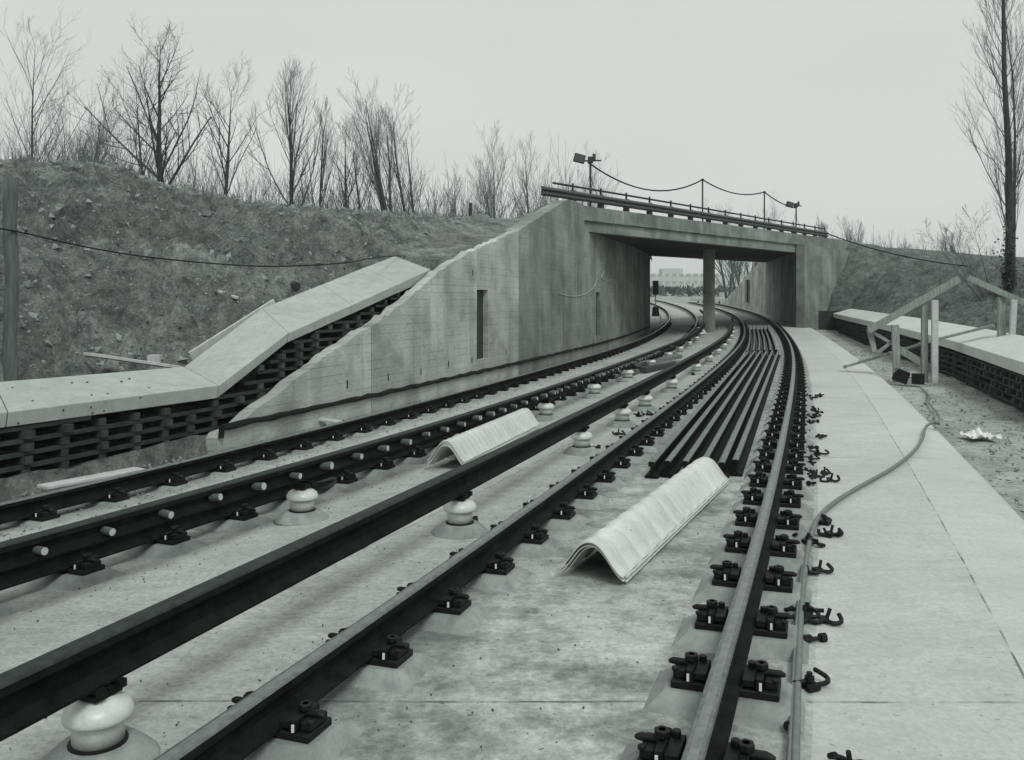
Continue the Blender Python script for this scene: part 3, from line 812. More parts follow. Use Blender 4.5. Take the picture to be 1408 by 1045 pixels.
# small bolt holes in the near cap: where the sight line meets the cap's top or front plane
def hit(hx, hy, a, b, c):
    n = (b - a).cross(c - a).normalized(); o = Vector((0, 0, EYE)); d = Vector(((hx - CX) / F, 1, (HY - hy) / F))
    return o + d * ((a - o).dot(n) / d.dot(n)), n
mb = MB()
f0, f1, g0 = LF(5.0, 1.05), LF(10.45, 1.05), LF(8.7, 1.93)
f0, f1, g0, f2 = Vector((*LF(7.85, 1.05), .59)), Vector((*f1, .575)), Vector((*g0, .77)), Vector((*LF(7.85, 1.07), .455))
for k, (hx, hy) in enumerate(((17, 533), (45, 551), (99, 526), (120, 525), (126, 543), (148, 541), (167, 524), (178, 520), (205, 533), (25, 582), (87, 564), (125, 560), (127, 568), (143, 565), (193, 547))):
    q, n = hit(hx, hy, f0, f1, g0 if k < 9 else f2)
    if n.dot(Vector((0, -1, .5))) < 0: n = -n
    mb.tube([q - n * .01, q + n * .0025], .011, 8)
mb.build('bolt_hole', M['dark_paint'], cribl)

# ------------------------------------------------------------------ left embankment
CRESTPX = table((-40, 215), (0, 218), (150, 222), (200, 245), (290, 265), (400, 283), (520, 293), (640, 298), (700, 300), (745, 288), (772, 277), (820, 274))
ZC = table((-10, 4.3), (16.5, 4.32), (18, 4.28), (19.3, 4.12), (22, 4.05), (25, 4.12), (31, 4.4), (40, 4.6), (60, 4.6))
BK = table(*back)
rows = np.concatenate([np.arange(-4, 5, .5), np.arange(5, 27, .11), np.arange(27, 42, .22), np.arange(42, 62, .8)])
NC = 74; emb = np.zeros((len(rows), NC + 14, 3))
for i, v in enumerate(rows):
    zw = float(ZW(v))
    if v < 16.5:
        zb_ = max(-.08, zw - .1); ct = float(CB(v)) - .05; cb = max(float(BK(v)) - .16, ct)
        nz = .08 * float(fbm(np.array([v * 2.3]), np.array([.4]), 3, 77)[0])
        key = [(.95, zb_ - .3), (1.0, zb_ + .13 + nz),  (1.44, zb_ + .02), (1.47, ct), (1.80, ct - .02), (2.02, cb - .5 * max(0, min(1, (12.2 - v) / 1.0)))]
    elif v < 27.4:
        nz = .09 * float(fbm(np.array([v * 1.3]), np.array([.4]), 3, 77)[0]); nz2 = .12 * float(fbm(np.array([v * 2.1]), np.array([5.4]), 3, 78)[0])
        key = [(.95 + max(0, nz2), zw - .3), (.97 + max(0, nz2), zw + .035 + nz), (1.10, zw + .07 + nz), (1.3, zw + .09 + nz), (1.6, zw + .14), (2.0, zw + .24)]
    else:
        key = [(1.05, 4.1), (1.1, 4.28), (1.3, 4.3), (1.5, 4.31), (1.8, 4.32), (2.0, 4.34)]
    pts = list(key); o0, z0 = key[-1]; zc = max(float(ZC(v)), z0 + .05)
    for k in range(1, NC - 5):
        t = k / (NC - 6); o_ = o0 + (8.2 - o0) * t
        pts.append((o_, z0 + (zc - z0) * (t ** .92 * (1 - .12 * math.sin(math.pi * t)))))
    for k, (oo, dz) in enumerate(((8.6, .02), (9.2, -.05), (10, -.2), (11, -.35), (13, -.5), (16, -.5), (20, -.5), (26, -.4), (34, -.3), (45, -.4), (60, -.8), (90, -2), (140, -5))):
        pts.append((oo, zc + dz))
    pts = pts[:NC + 14]
    while len(pts) < NC + 14: pts.append((pts[-1][0] + 3, pts[-1][1]))
    for k, (o_, z) in enumerate(pts):
        x, y, _ = P('L', v, -.75 - o_); emb[i, k] = (x, y, z)
X_, Y_ = emb[..., 0], emb[..., 1]
o_idx = np.arange(NC + 14)[None, :]
amp = np.clip((o_idx - 5) / 8.0, 0, 1) * np.interp(rows[:, None], [26.5, 29, 42, 50], [1, .55, .5, .3])
rill = np.abs(fbm(X_ * .8 + Y_ * .15, Y_ * .55 - X_ * .2, 4, 21))
emb[..., 2] += amp * (.34 * fbm(X_ * .55, Y_ * .55, 3, 13) - .5 * rill + .12 + .34 * fbm(X_ * 1.9, Y_ * 1.9, 3, 17) + .26 * np.maximum(0, fbm(X_ * 4.2, Y_ * 4.2, 2, 31)) - .22 * np.maximum(0, fbm(X_ * 3.1, Y_ * 3.1, 2, 61)))
# rain rills down the slope, then hold the crest to its height along the skyline
vv = rows[:, None] + 0 * o_idx
ridge = lambda f_, sd_: 1 - 2.6 * np.abs(fbm(X_ * f_, Y_ * f_, 3, sd_))
emb[..., 2] += amp * (.20 * ridge(.75, 101) + .13 * ridge(1.9, 103) + .07 * ridge(3.6, 105) - .2)
emb[..., 2] -= amp * .30 * np.maximum(0, fbm(vv * 1.6 + .12 * o_idx, o_idx * .07 + 3, 3, 88))
Yc = np.maximum(emb[..., 1], 2.0); pxs = CX + emb[..., 0] / Yc * F
lim = EYE + (HY - (CRESTPX(pxs) + 9 * fbm(pxs * .035, Yc * .2, 4, 91) + 2)) / F * Yc
emb[..., 2] = np.where((emb[..., 1] > 8) & (emb[..., 1] < 62) & (pxs < 815), np.minimum(emb[..., 2], lim + .05 * fbm(emb[..., 0] * 2, emb[..., 1] * 2, 2, 92)), emb[..., 2])
EMB = emb.copy()
e = MB(); e.add(emb.reshape(-1, 3), grid_faces(len(rows), NC + 14))
struct(e.build('left_embankment', M['soil'], smooth=True))

# ------------------------------------------------------------------ right crib wall and embankment
RF = table((-4, 2.55), (5, 5.13), (14.1, 7.95), (20.9, 10.07), (28.7, 12.05), (46, 16.2), (60, 19))
RZ = table((-4, .30), (14.1, .39), (20.9, .44), (28.7, .53), (46, .68))          # cap underside
RFP = lambda v: Vector((float(RF(v)), v))
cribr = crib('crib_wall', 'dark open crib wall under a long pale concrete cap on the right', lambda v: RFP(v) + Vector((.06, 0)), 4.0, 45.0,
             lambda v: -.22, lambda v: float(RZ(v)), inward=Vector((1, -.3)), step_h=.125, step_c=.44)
cuts = [2.0, 7.5, 13.5, 20.7, 29.0, 37.5, 45.6]
for a_, b_ in zip(cuts[:-1], cuts[1:]):
    mb = MB(); vs = []; n = 5
    for i in range(n):
        v = a_ + .01 + (b_ - a_ - .02) * i / (n - 1); f_ = RFP(v) - Vector((.03, 0)); zl = float(RZ(v)); b2 = RFP(v) + Vector((.80, -.25))
        vs += [(f_.x, f_.y, zl + .20), (b2.x, b2.y, zl + .44), (b2.x, b2.y, zl + .30), (f_.x, f_.y, zl)]
    fs = [(i * 4 + k, (i + 1) * 4 + k, (i + 1) * 4 + (k + 1) % 4, i * 4 + (k + 1) % 4) for i in range(n - 1) for k in range(4)] + [(0, 1, 2, 3), tuple((n - 1) * 4 + k for k in (3, 2, 1, 0))]
    mb.add(vs, fs); bevel(mb.build('cap_slab', M['cap_bright'], cribr), .008, 2)
rows = np.concatenate([np.arange(-4, 8, .6), np.arange(8, 47.2, .22)])
CRX = table((-4, 9), (10, 13.2), (20, 15.8), (33, 18.7), (40, 20.5), (43, 21.2), (45.5, 20.6), (47.2, 18.6))
CRY = table((-4, -4), (10, 10), (20, 20), (33, 33), (40, 40), (43, 44.5), (45.5, 48.5), (47.2, 51.5))
CRZ = table((-4, 1.9), (20, 2.1), (33, 2.45), (40, 2.95), (43, 3.45), (45.5, 3.9), (47.2, 4.75))
NC2 = 44; re = np.zeros((len(rows), NC2 + 8, 3))
for i, v in enumerate(rows):
    f_ = RFP(min(v, 46.0)); zt_ = float(RZ(min(v, 46)))
    endt = max(0.0, min(1.0, (v - 45.2) / 2.0))
    x0, y0_ = f_.x + .36, f_.y - .11
    if v > 45.2: x0 -= .9 * endt; y0_ += .8 * endt
    c_ = Vector((float(CRX(v)), float(CRY(v)), float(CRZ(v))))
    pts = [(x0, y0_, -.3), (x0 + .01, y0_, zt_ - .02), (x0 + .25, y0_ - .08, zt_ + .14), (x0 + .55, y0_ - .17, zt_ + .28)]
    s0 = Vector(pts[-1])
    for k in range(1, NC2 - 3):
        t = k / (NC2 - 4); q = s0.lerp(c_, t); q.z = s0.z + (c_.z - s0.z) * (t ** .9); pts.append(tuple(q))
    for dd, dz in ((.8, .03), (2, -.05), (4, -.2), (8, -.4), (14, -.6), (24, -1), (45, -2.5)):
        pts.append((c_.x + dd, c_.y - dd * .3 + (dd * .6 if v > 42 else 0), c_.z + dz))
    while len(pts) < NC2 + 8: pts.append((pts[-1][0] + 2, pts[-1][1], pts[-1][2]))
    re[i] = pts[:NC2 + 8]
X_, Y_ = re[..., 0], re[..., 1]; amp = np.clip((np.arange(NC2 + 8)[None, :] - 3) / 6.0, 0, 1)
re[..., 2] += amp * (.10 * (1 - 2.6 * np.abs(fbm(X_ * 1.6, Y_ * 1.6, 3, 111))) + .06 * (1 - 2.6 * np.abs(fbm(X_ * 3.4, Y_ * 3.4, 3, 113))) - .08 + .3 * fbm(X_ * .5, Y_ * .5, 3, 43) + .3 * fbm(X_ * 1.8, Y_ * 1.8, 3, 47) + .14 * fbm(X_ * 5, Y_ * 5, 2, 51))
REM = re.copy()
e = MB(); e.add(re.reshape(-1, 3), grid_faces(len(rows), NC2 + 8)); struct(e.build('right_embankment', M['soil_right'], smooth=True))
# dark timber end wall of the right crib
mb = MB(); mb.beam((15.3, 45.7, .25), (16.5, 45.3, .25), .25, 1.5); tag(mb.build('end_wall', M['crib_shade']), 'short dark end block where the right crib wall meets the bridge', 'wall')

# ------------------------------------------------------------------ timber stile over the right crib wall
st_ = thing('timber_stile', 'rough timber stile with sloping handrails crossing the right crib wall', 'stile')
def part(name, fn, mat='old_timber', parent=None):
    mb = MB(); fn(mb); return bevel(mb.build(name, M[mat], parent), .004, 1)
def at_t(t, z, side=0): # along the crossing direction (perpendicular to the wall); side = metres along the wall
    d = Vector((.95, -.31)).normalized(); b_ = Vector((8.20, 19.4)) + d * t + Vector((.31, .95)).normalized() * side
    return Vector((b_.x, b_.y, z))
part('handrail', lambda m: m.beam(at_t(-.55, .90), at_t(1.22, 1.99), .06, .15), parent=st_)
part('handrail', lambda m: m.beam(at_t(1.36, 2.02, -.12), at_t(2.55, 1.42, -.12), .05, .12), parent=st_)
part('post', lambda m: m.beam(at_t(.02, -.2, .06), at_t(-.02, 1.02, .06), .15, .07, up=(0, 1, 0)), parent=st_)
part('post', lambda m: m.beam(at_t(.56, -.2, .07), at_t(.56, 1.46, .07), .13, .07, up=(0, 1, 0)), parent=st_)
part('post', lambda m: m.beam(at_t(.74, -.2, -.05), at_t(.745, 1.55, -.05), .13, .07, up=(0, 1, 0)), 'pale_timber', parent=st_)
part('post', lambda m: m.beam(at_t(-.42, .42, .2), at_t(-.52, .92, .2), .11, .06, up=(0, 1, 0)), parent=st_)
part('brace', lambda m: m.beam(at_t(-.45, .85, .12), at_t(-.05, .60, .12), .05, .07), parent=st_)
part('brace', lambda m: m.beam(at_t(-.38, .40, .12), at_t(.0, .72, .12), .05, .07), parent=st_)
part('brace', lambda m: m.beam(at_t(.02, .52, .1), at_t(.74, .08, .1), .05, .15), parent=st_)
part('ramp', lambda m: (m.beam(at_t(-1.05, .06, .45), at_t(.9, .72, .45), .16, .05), m.beam(at_t(.9, .72, .45), at_t(1.95, 1.02, .45), .16, .05), [m.beam(at_t(-1.0 + .3 * k, .10 + .102 * k, .33), at_t(-1.0 + .3 * k, .10 + .102 * k, .57), .04, .03) for k in range(7)]), parent=st_)
part('post', lambda m: m.beam(at_t(2.0, .3, -.05), at_t(2.0, 1.62, -.05), .15, .07, up=(0, 1, 0)), parent=st_)
part('post', lambda m: m.beam(at_t(2.14, .3, -.22), at_t(2.2, 1.56, -.22), .11, .07, up=(0, 1, 0)), 'pale_timber', parent=st_)

# ------------------------------------------------------------------ small things
def leaf_path(pts, z): return [px(a, b, z) for a, b in pts]
hp = [(1092, 1075), (1093, 1045), (1096, 950), (1100, 860), (1105, 800), (1111, 755), (1122, 718), (1142, 695), (1175, 673), (1225, 645), (1255, 622), (1268, 604), (1273, 587), (1284, 581), (1291, 583)]
hose = smooth_path(leaf_path(hp, -.008)) + smooth_path([px(1291, 583, -.10), px(1290, 570, -.17), px(1277, 553, -.19), px(1277, 543, -.18), px(1264, 532, -.16)], 5)
mb = MB(); mb.tube(hose, .0165, 8); tag(mb.build('cable_hose', M['hose_grey'], smooth=True), 'grey cable snaking over the walkway from the rail to the black coupling box', 'cable')
hp2 = [(1083, 1075), (1085, 1045), (1090, 950), (1095, 860), (1100, 810), (1104, 775)]
mb = MB(); mb.tube(smooth_path(leaf_path(hp2, -.006)), .010, 6); tag(mb.build('thin_cable', M['hose_grey'], smooth=True), 'thin cable lying tight along the left side of the grey cable near the rail', 'cable')
bx_ = thing('coupling_box', 'pair of black cable coupling boxes at the foot of the timber stile', 'box', px(1246, 527, -.2), R(-20))
mb = MB(); mb.box((-.10, 0, .15), (.30, .22, .26), Matrix.Rotation(.35, 3, 'Y')); bevel(mb.build('body', M['black_steel'], bx_), .015)
mb = MB(); mb.box((.22, -.1, .11), (.24, .2, .22)); bevel(mb.build('body', M['black_steel'], bx_), .015)
mb = MB(); mb.tube([(-.28, -.1, .2), (-.15, -.12, .33), (.08, -.12, .26)], .012, 6); mb.build('handle', M['galvanised'], bx_)

def clip(v):
    mb = MB()
    if v == 0:
        mb.box((0, 0, .022), (.07, .09, .03)); mb.tube([(0, 0, .03), (0, 0, .09)], .015, 8); mb.tube([(0, 0, .045), (0, 0, .068)], .028, 6)
        mb.tube(smooth_path([(.03, -.03, .03), (.10, -.02, .03), (.13, .02, .035), (.115, .055, .05), (.08, .05, .07)], 4), .013, 7); mb.tube([(-.10, .0, .05), (-.03, 0, .045)], .013, 6)
    elif v == 1:
        mb.tube(smooth_path([(-.09, .02, .05), (-.10, -.02, .025), (-.05, -.045, .018), (0, -.01, .022), (.05, -.045, .018), (.10, -.02, .025), (.09, .025, .055)], 4), .014, 7)
        mb.box((0, .02, .02), (.06, .05, .03)); mb.tube([(.02, .02, .03), (.04, .03, .085)], .012, 6)
    else:
        mb.tube([(-.06, 0, .02), (.06, .01, .022)], .013, 8); mb.tube([(.05, .01, .022), (.085, .012, .023)], .028, 8); mb.box((-.02, .03, .02), (.05, .03, .03))
    return mb
cproto = {}
def drop(v, p, rz, label, z=-.04, sc=1.0):
    if v not in cproto: cproto[v] = clip(v).build('rail_clip', M['black_steel']); o = cproto[v]
    else: o = cproto[v].copy(); COL.objects.link(o)
    o.location = px(*p, z); o.rotation_euler = (0, 0, rz); o.scale = (sc,) * 3
    tag(o, label, 'rail clip', 'loose rail clips lying on the slab')
for v, p, rz, lb in (
    (0, (1113, 948), .4, 'nearest loose hooked rail clip right of the grey cable'),
    (2, (1118, 884), .2, 'small loose bolt lying right of the grey cable, second from the bottom'),
    (1, (1133, 857), -.2, 'loose W-shaped clip touching an upright clip right of the grey cable'),
    (0, (1110, 848), 2.8, 'loose upright clip on the grey cable beside a W-shaped clip'),
    (1, (1126, 788), .3, 'loose flat clip right of the grey cable where it starts to bend'),
    (0, (1090, 775), 1.2, 'loose clip between the shiny right rail and the grey cable'),
    (0, (1112, 748), 2.0, 'loose clip lying on the bend of the grey cable'),
    (1, (1141, 737), .1, 'loose clip right of the cable bend, nearer of two'),
    (0, (1134, 722), .9, 'loose clip right of the cable bend, farther of two'),
    (1, (1122, 657), .4, 'loose clip on the walkway beyond the cable, nearer of two'),
    (0, (1124, 626), -.6, 'loose clip on the walkway beyond the cable, farther of two'),
    (1, (1066, 818), .8, 'loose clip between two plates right of the shiny rail'),
    (0, (1086, 720), .6, 'loose clip leaning at plates right of the shiny rail'),
    (2, (644, 718), 0.3, 'black loose clamp beside the second white insulator'),
    (0, (646, 733), 1.8, 'black loose clip beside the second white insulator, nearer to the rail'),
    (2, (817, 617), .2, 'dark loose bolt right of the third white insulator'),
    (2, (812, 623), 1.7, 'dark loose bit right of the third white insulator'),
    (1, (850, 598), .6, 'S-shaped loose clip lying before the close pair of insulators'),
    (0, (878, 573), .4, 'loose clip beside the farther insulator of the close pair, left one'),
    (1, (892, 571), 1.2, 'loose clip beside the farther insulator of the close pair, right one'),
    (0, (953, 516), 1.2, 'loose clip beside a distant insulator of the near conductor rail')):
    drop(v, p, rz, lb, sc=.8)

rc = random.Random(77)
for k in range(30):
    y = 3.4 + 12 * rc.random() ** 1.2; x, Y, _ = P('R', y, rc.choice((.99, 1.03, 1.08, 1.18)) + rc.uniform(-.04, .04)); v = rc.choice((0, 1, 2))
    o = cproto[v].copy(); COL.objects.link(o); o.location = (x, Y, -.035); o.rotation_euler = (rc.uniform(-.2, .2), rc.uniform(-.2, .2), rc.uniform(0, 6.28)); o.scale = (rc.uniform(.6, .8),) * 3
    tag(o, 'loose dark clip among the plates on the outer side of the shiny right rail', 'rail clip', 'loose clips among the plates of the right rail')
def plank(name, label, a, b, wd, ht, mat, z=None, cat='plank', group=None):
    mb = MB(); mb.beam(a, b, wd, ht); return tag(bevel(mb.build(name, M[mat]), .005, 1), label, cat, group)
plank('timber', 'dark short sleeper block beside a white insulator under the pegged rail', px(412, 672, -.02), px(456, 661, -.02), .13, .075, 'dark_timber', cat='timber')
plank('timber', 'long weathered timber lying uppermost between the tracks', px(872, 502, .04), px(934, 490, .06), .17, .10, 'deck_timber', cat='timber')
plank('timber', 'dark timber lying beside the long weathered timber between the tracks', px(884, 509, 0), px(925, 501, 0), .2, .11, 'dark_timber', cat='timber')
plank('timber', 'small dark plank lying before the timbers between the tracks', px(845, 517, -.02), px(876, 510, -.02), .12, .06, 'deck_timber', cat='timber')
mb = MB(); mb.box(px(846, 512, .02), (.24, .1, .16)); tag(bevel(mb.build('timber_block', M['deck_timber']), .006, 1), 'small upright timber block behind the small dark plank', 'timber')
plank('plank', 'short white plank on the ground between the far rail and the wall', px(428, 575, -.04), px(466, 580, -.06), .14, .03, 'pale_timber')
plank('plank', 'pale split board lying beside the far rail at the left', px(58, 670, -.07), px(192, 645, -.07), .16, .03, 'pale_timber')
plank('plank', 'pale plank resting on the left concrete cap and the embankment', pd(120, 487, 10.6), pd(243, 505, 11.5), .22, .04, 'pale_timber')
plank('plank', 'thin grey board leaning along the back of the kinked cap', pd(262, 492, 11.75), pd(378, 418, 13.1), .03, .16, 'pale_timber')
mb = MB(); mb.box(pd(214, 494, 12.0), (.17, .14, .12)); tag(mb.build('wood_block', M['pale_timber']), 'small pale wood block behind the left concrete cap', 'block')
plank('stick', 'thin pale stick lying on the left embankment slope', pd(258, 385, 14.2), pd(327, 410, 13.6), .05, .04, 'pale_timber', cat='stick')
mb = MB(); mb.tube([pd(486, 354, 18.3), pd(509, 373, 17.3)], .075, 10); tag(mb.build('pipe_piece', M['old_timber']), 'short round pipe lying behind the upper end of the left cap', 'pipe')
mb = MB(); mb.tube([pd(397, 387, 15.2), pd(408, 393, 14.8)], .06, 10); tag(mb.build('pipe_piece', M['dark_timber']), 'small dark can-like tube on the left slope above the cap', 'pipe')
plank('plank', 'small pale board scrap on the slope near the cable end', pd(432, 367, 16.2), pd(449, 370, 16), .1, .06, 'pale_timber')
# crumpled sheet, right
m_ = MB(); c_ = px(1346, 603, -.2); n = 18; vs = []
for i in range(n):
    for j in range(n):
        u, v = i / (n - 1) - .5, j / (n - 1) - .5
        hh = abs(float(fbm(np.array([u * 5.0]), np.array([v * 5.0]), 3, 7)[0])) * .10 + max(0, .07 - .6 * (u * u + v * v)) * (.4 + abs(float(fbm(np.array([u * 9.0]), np.array([v * 9.0]), 2, 9)[0])))
        ww = .05 * float(fbm(np.array([u * 7.0]), np.array([v * 7.0]), 2, 15)[0])
        vs.append((c_.x + u * .34 + ww, c_.y + v * .36 - ww, c_.z + .02 + hh))
m_.add(vs, grid_faces(n, n)); o = m_.build('crumpled_sheet', M['paper']); so_ = o.modifiers.new('solid', 'SOLIDIFY'); so_.thickness = .006
tag(o, 'crumpled white sheet lying on the dirt at the right', 'litter')
# left wooden post with cable
pp = pd(15, 400, 9.15)
mb = MB(); n = 12; pts = [(pp.x + .012 * math.sin(i * 1.1), pp.y, .2 + 2.59 * i / n) for i in range(n + 1)]; mb.tube(pts, [.068 + .005 * math.sin(i * 2.3) for i in range(n + 1)], 10)
tag(mb.build('wooden_post', M['post_timber'], smooth=True), 'weathered round wooden post standing behind the left concrete cap', 'post')
a_ = pd(22, 318, 9.15); b_ = pd(500, 352, 18.2)
cpts = [pd(a, b, c) for a, b, c in ((-60, 305, 8.6), (22, 318, 9.12), (110, 338, 9.8), (200, 353, 10.5), (290, 362, 11.2), (360, 366, 11.8), (420, 365, 12.3), (478, 361, 12.9), (510, 355, 14.2), (545, 352, 16.5), (580, 352, 19))]
mb = MB(); mb.tube(smooth_path(cpts, 4), .0085, 6); tag(mb.build('slack_cable', M['cable_rubber']), 'slack black cable hanging from the left wooden post across the slope', 'cable')
# stubby posts on the skyline
for (a, b, c, nm) in ((647, 279, 300, 'dark stubby post on the skyline left of the bridge'), (573, 285, 297, 'pale thin stake on the skyline beside the broad tree')):
    t_ = pd(a, b, 36); q = pd(a, c + 6, 36); mb = MB(); mb.tube([q, t_], .07 if 'dark' in nm else .03, 7); tag(mb.build('skyline_post', M['dark_timber'] if 'dark' in nm else M['pale_timber']), nm, 'post')

# signal beyond the bridge
sg = thing('signal', 'slim dark railway signal standing left of the track beyond the bridge', 'signal', (9.0, 57, .5))
mb = MB(); mb.box((0, 0, 1.82), (.34, .25, .86)); mb.box((0, -.14, 2.2), (.36, .04, .05)); bevel(mb.build('signal_head', M['black_steel'], sg), .03)
mb = MB(); mb.tube([(0, .02, 0), (0, .02, 1.5)], .035, 8); mb.build('mast', M['galvanised'], sg)
mb = MB(); mb.box((0, 0, .32), (.46, .4, .6), taper=.7); bevel(mb.build('relay_box', M['black_steel'], sg), .02)
# far crib wall beyond the bridge, right of the pillar
fc = crib('crib_wall', 'distant crib wall with pale cap seen through the bridge behind the pillar', lambda v: Vector((19.0 + (v - 84) * .22, 96 - (v - 84) * .12)), 84, 108, lambda v: .75, lambda v: 1.45, inward=Vector((.4, 1)), step_h=.16, step_c=2.2)
mb = MB()
mb.beam((19.0, 96.3, 1.55), (24.3, 93.4, 1.55), .9, .2); mb.build('cap_slab', M['cap_concrete'], fc)

# distant building
bd = thing('building', 'long pale flat-roofed building with window bands far beyond the bridge', 'building', (123, 630, 3), 0)
mb = MB(); mb.box((0, 0, 6.6), (69, 20, 18.4)); mb.build('wall', M['render_pale'], bd)
mb = MB(); mb.box((-13, 0, 17.5), (14, 15, 5)); mb.build('penthouse', M['render_pale'], bd)
wm = None
for fl in range(3):
    for k in range(14):
        if wm is None: q0 = MB(); q0.box((0, 0, 0), (2.9, .1, 2.2)); wm = q0.build('window', M['window_hazed'], bd); o = wm
        else: o = wm.copy(); COL.objects.link(o)
        o.location = (-31.5 + k * 4.8, -10.03, 5.2 + fl * 5.0)

# far bank strip of pale path and low scrub
mb = MB(); 
for k in range(900):
    x = random.uniform(28, 78) if k % 3 else random.uniform(14, 34); y = random.uniform(150, 205); z = float(GZ(y)) - .3
    h = random.uniform(.4, 1.5); r_ = random.uniform(.5, 1.4)
    a0 = random.uniform(0, 6.28)
    for j in range(5):
        a = a0 + j * 1.256; q = Vector((x + r_ * math.cos(a), y + r_ * math.sin(a), z + h * random.uniform(.5, 1)))
        mb.add([(x, y, z), q, q + Vector((random.uniform(-.5, .5), random.uniform(-.5, .5), .5))], [(0, 1, 2)])
o = mb.build('scrub', M['scrub']); o['kind'] = 'stuff'; tag(o, 'low winter scrub on the far bank beyond the bridge', 'scrub')

# ------------------------------------------------------------------ bare trees
class Tree:
    def __init__(s, seed): s.r = random.Random(seed); s.trunk = MB(); s.crown = MB()
    br = 1.0; bl = 1.0
    def limb(s, p, d, ln, r0, lvl, mx, up, spread, nchild, mb=None, wob=.12, start=.25):
        r = s.r; n = 6 if lvl < 2 else 4 if lvl < mx else 3
        pts = [p.copy()]; rad = [r0]; dd = d.normalized(); tip = .05 if lvl == 0 else .3
        for i in range(n):
            dd = (dd + Vector((r.gauss(0, wob), r.gauss(0, wob), r.gauss(0, wob) + up * (.5 if lvl else .15))) * (1.0 / n) * 2).normalized()
            pts.append(pts[-1] + dd * ln / n); rad.append(r0 * (1 - (1 - tip) * (i + 1) / n))
        sides = 8 if lvl == 0 else 5 if lvl == 1 else 3
        (s.trunk if lvl == 0 else s.crown).tube(pts, rad, sides, 0, cap=lvl == 0)
        if lvl >= mx: return
        k = nchild[min(lvl, len(nchild) - 1)]
        for c in range(k):
            t = start + (1 - start) * (c + r.random()) / k; t = min(t, .99)
            i = int(t * n); f = t * n - i; q = pts[i].lerp(pts[i + 1], f); tang = (pts[i + 1] - pts[i]).normalized()
            az = r.uniform(0, 2 * math.pi) + c * 2.4; o = tang.orthogonal().normalized(); o.rotate(__import__('mathutils').Quaternion(tang, az))
            a = spread * r.uniform(.7, 1.25)
            nd = (tang * math.cos(a) + o * math.sin(a)).normalized()
            l2 = s.bl * ln * r.uniform(.30, .62) * (1.15 - .80 * t) if lvl == 0 else ln * r.uniform(.35, .65) * (1.1 - .45 * t)
            s.limb(q, nd, l2, max(s.br * rad[i] * r.uniform(.26, .46) if lvl == 0 else rad[i] * r.uniform(.38, .6), .0042), lvl + 1, mx, up, spread * 1.05, nchild, wob=wob * 1.25, start=.18 if lvl else .15)
def tree(name, base, h, r0, label, seed, lean=(0, 0), stems=1, spread=.75, up=.35, nchild=(16, 8, 6), mats=('bark_dark', 'twig'), mx=3, cat='tree', group=None, fan=.22, start=.28, br=1.0, bl=1.0):
    t = Tree(seed); t.br = br; t.bl = bl
    for k in range(stems):
        a = t.r.uniform(0, 6.28) + k * 2.1
        d = Vector((lean[0] + (fan * math.cos(a) if stems > 1 else 0), lean[1] + (fan * math.sin(a) if stems > 1 else 0), 1))
        p0 = Vector((.12 * math.cos(a), .12 * math.sin(a), -.3)) if stems > 1 else Vector((0, 0, -.3))
        t.limb(p0, d, h * (1 if k == 0 else t.r.uniform(.7, .95)), r0 * (1 if stems == 1 else .75), 0, mx, up, spread, nchild, start=start, wob=.10)
    root = thing(name, label, cat, base, 0, group)
    t.trunk.build('trunk', M[mats[0]], root, smooth=True); t.crown.build('crown', M[mats[1]], root)
    return root
def skyline_tree(x, ytop, Y, label, seed, basey=None, **k):
    z0 = 3.7 if basey is None else pd(x, basey, Y).z
    top = pd(x, ytop, Y); b = Vector((top.x - k.get('lean', (0, 0))[0] * (top.z - z0) * .9, Y, z0))
    return tree('bare_tree', b, (top.z - z0) * .88 + .3, k.pop('r0', .13), label, seed, group='bare trees along the left embankment', **k)
skyline_tree(42, 28, 40, 'tall thin pale bare tree at the far left of the skyline', 1, r0=.10, spread=.6, mats=('bark_grey', 'twig_grey'), nchild=(18, 7, 5))
skyline_tree(100, 108, 38, 'low bushy bare tree second from the left', 2, r0=.08, stems=5, spread=.55, mats=('bark_grey', 'twig_grey'), nchild=(14, 8, 5), start=.12)
skyline_tree(225, 28, 32, 'tallest dark bare tree with wide forking branches on the left', 3, r0=.17, spread=.72, nchild=(20, 8, 6), start=.2)
skyline_tree(172, 75, 34, 'slender bare tree leaning left of the tallest dark tree', 4, r0=.08, lean=(-.16, 0), spread=.7, nchild=(14, 7, 5))
skyline_tree(345, 92, 36, 'forked bare tree leaning right of the tallest dark tree', 5, r0=.12, lean=(.22, 0), spread=.6, nchild=(14, 8, 5))
skyline_tree(400, 92, 36, 'upright fan-shaped bare tree in the middle of the left skyline', 6, r0=.12, spread=.5, up=.5, nchild=(20, 8, 6), start=.15)
skyline_tree(437, 140, 38, 'thin dense bare tree right of the fan-shaped tree', 7, r0=.08, spread=.35, up=.6, nchild=(18, 7, 5), start=.15)
skyline_tree(470, 165, 38, 'open bare tree with long side branches left of the broad clump', 8, r0=.10, lean=(-.05, 0), spread=.55, nchild=(14, 7, 6), start=.12)
skyline_tree(545, 105, 37, 'broad dense many-stemmed bare tree, the bulkiest of the row', 9, r0=.14, stems=4, fan=.2, spread=.42, up=.5, nchild=(11, 7, 5), mats=('bark_dark', 'twig_grey'), start=.18, br=.8)
skyline_tree(575, 118, 39, 'bare tree with rising limbs just right of the broad many-stemmed tree', 10, r0=.12, stems=2, fan=.25, spread=.5, up=.45, nchild=(11, 7, 5), mats=('bark_dark', 'twig_grey'), start=.18, br=.8)
skyline_tree(500, 165, 41, 'slim bare tree just left of the broad many-stemmed tree', 11, r0=.08, spread=.4, up=.5, nchild=(15, 7, 5))
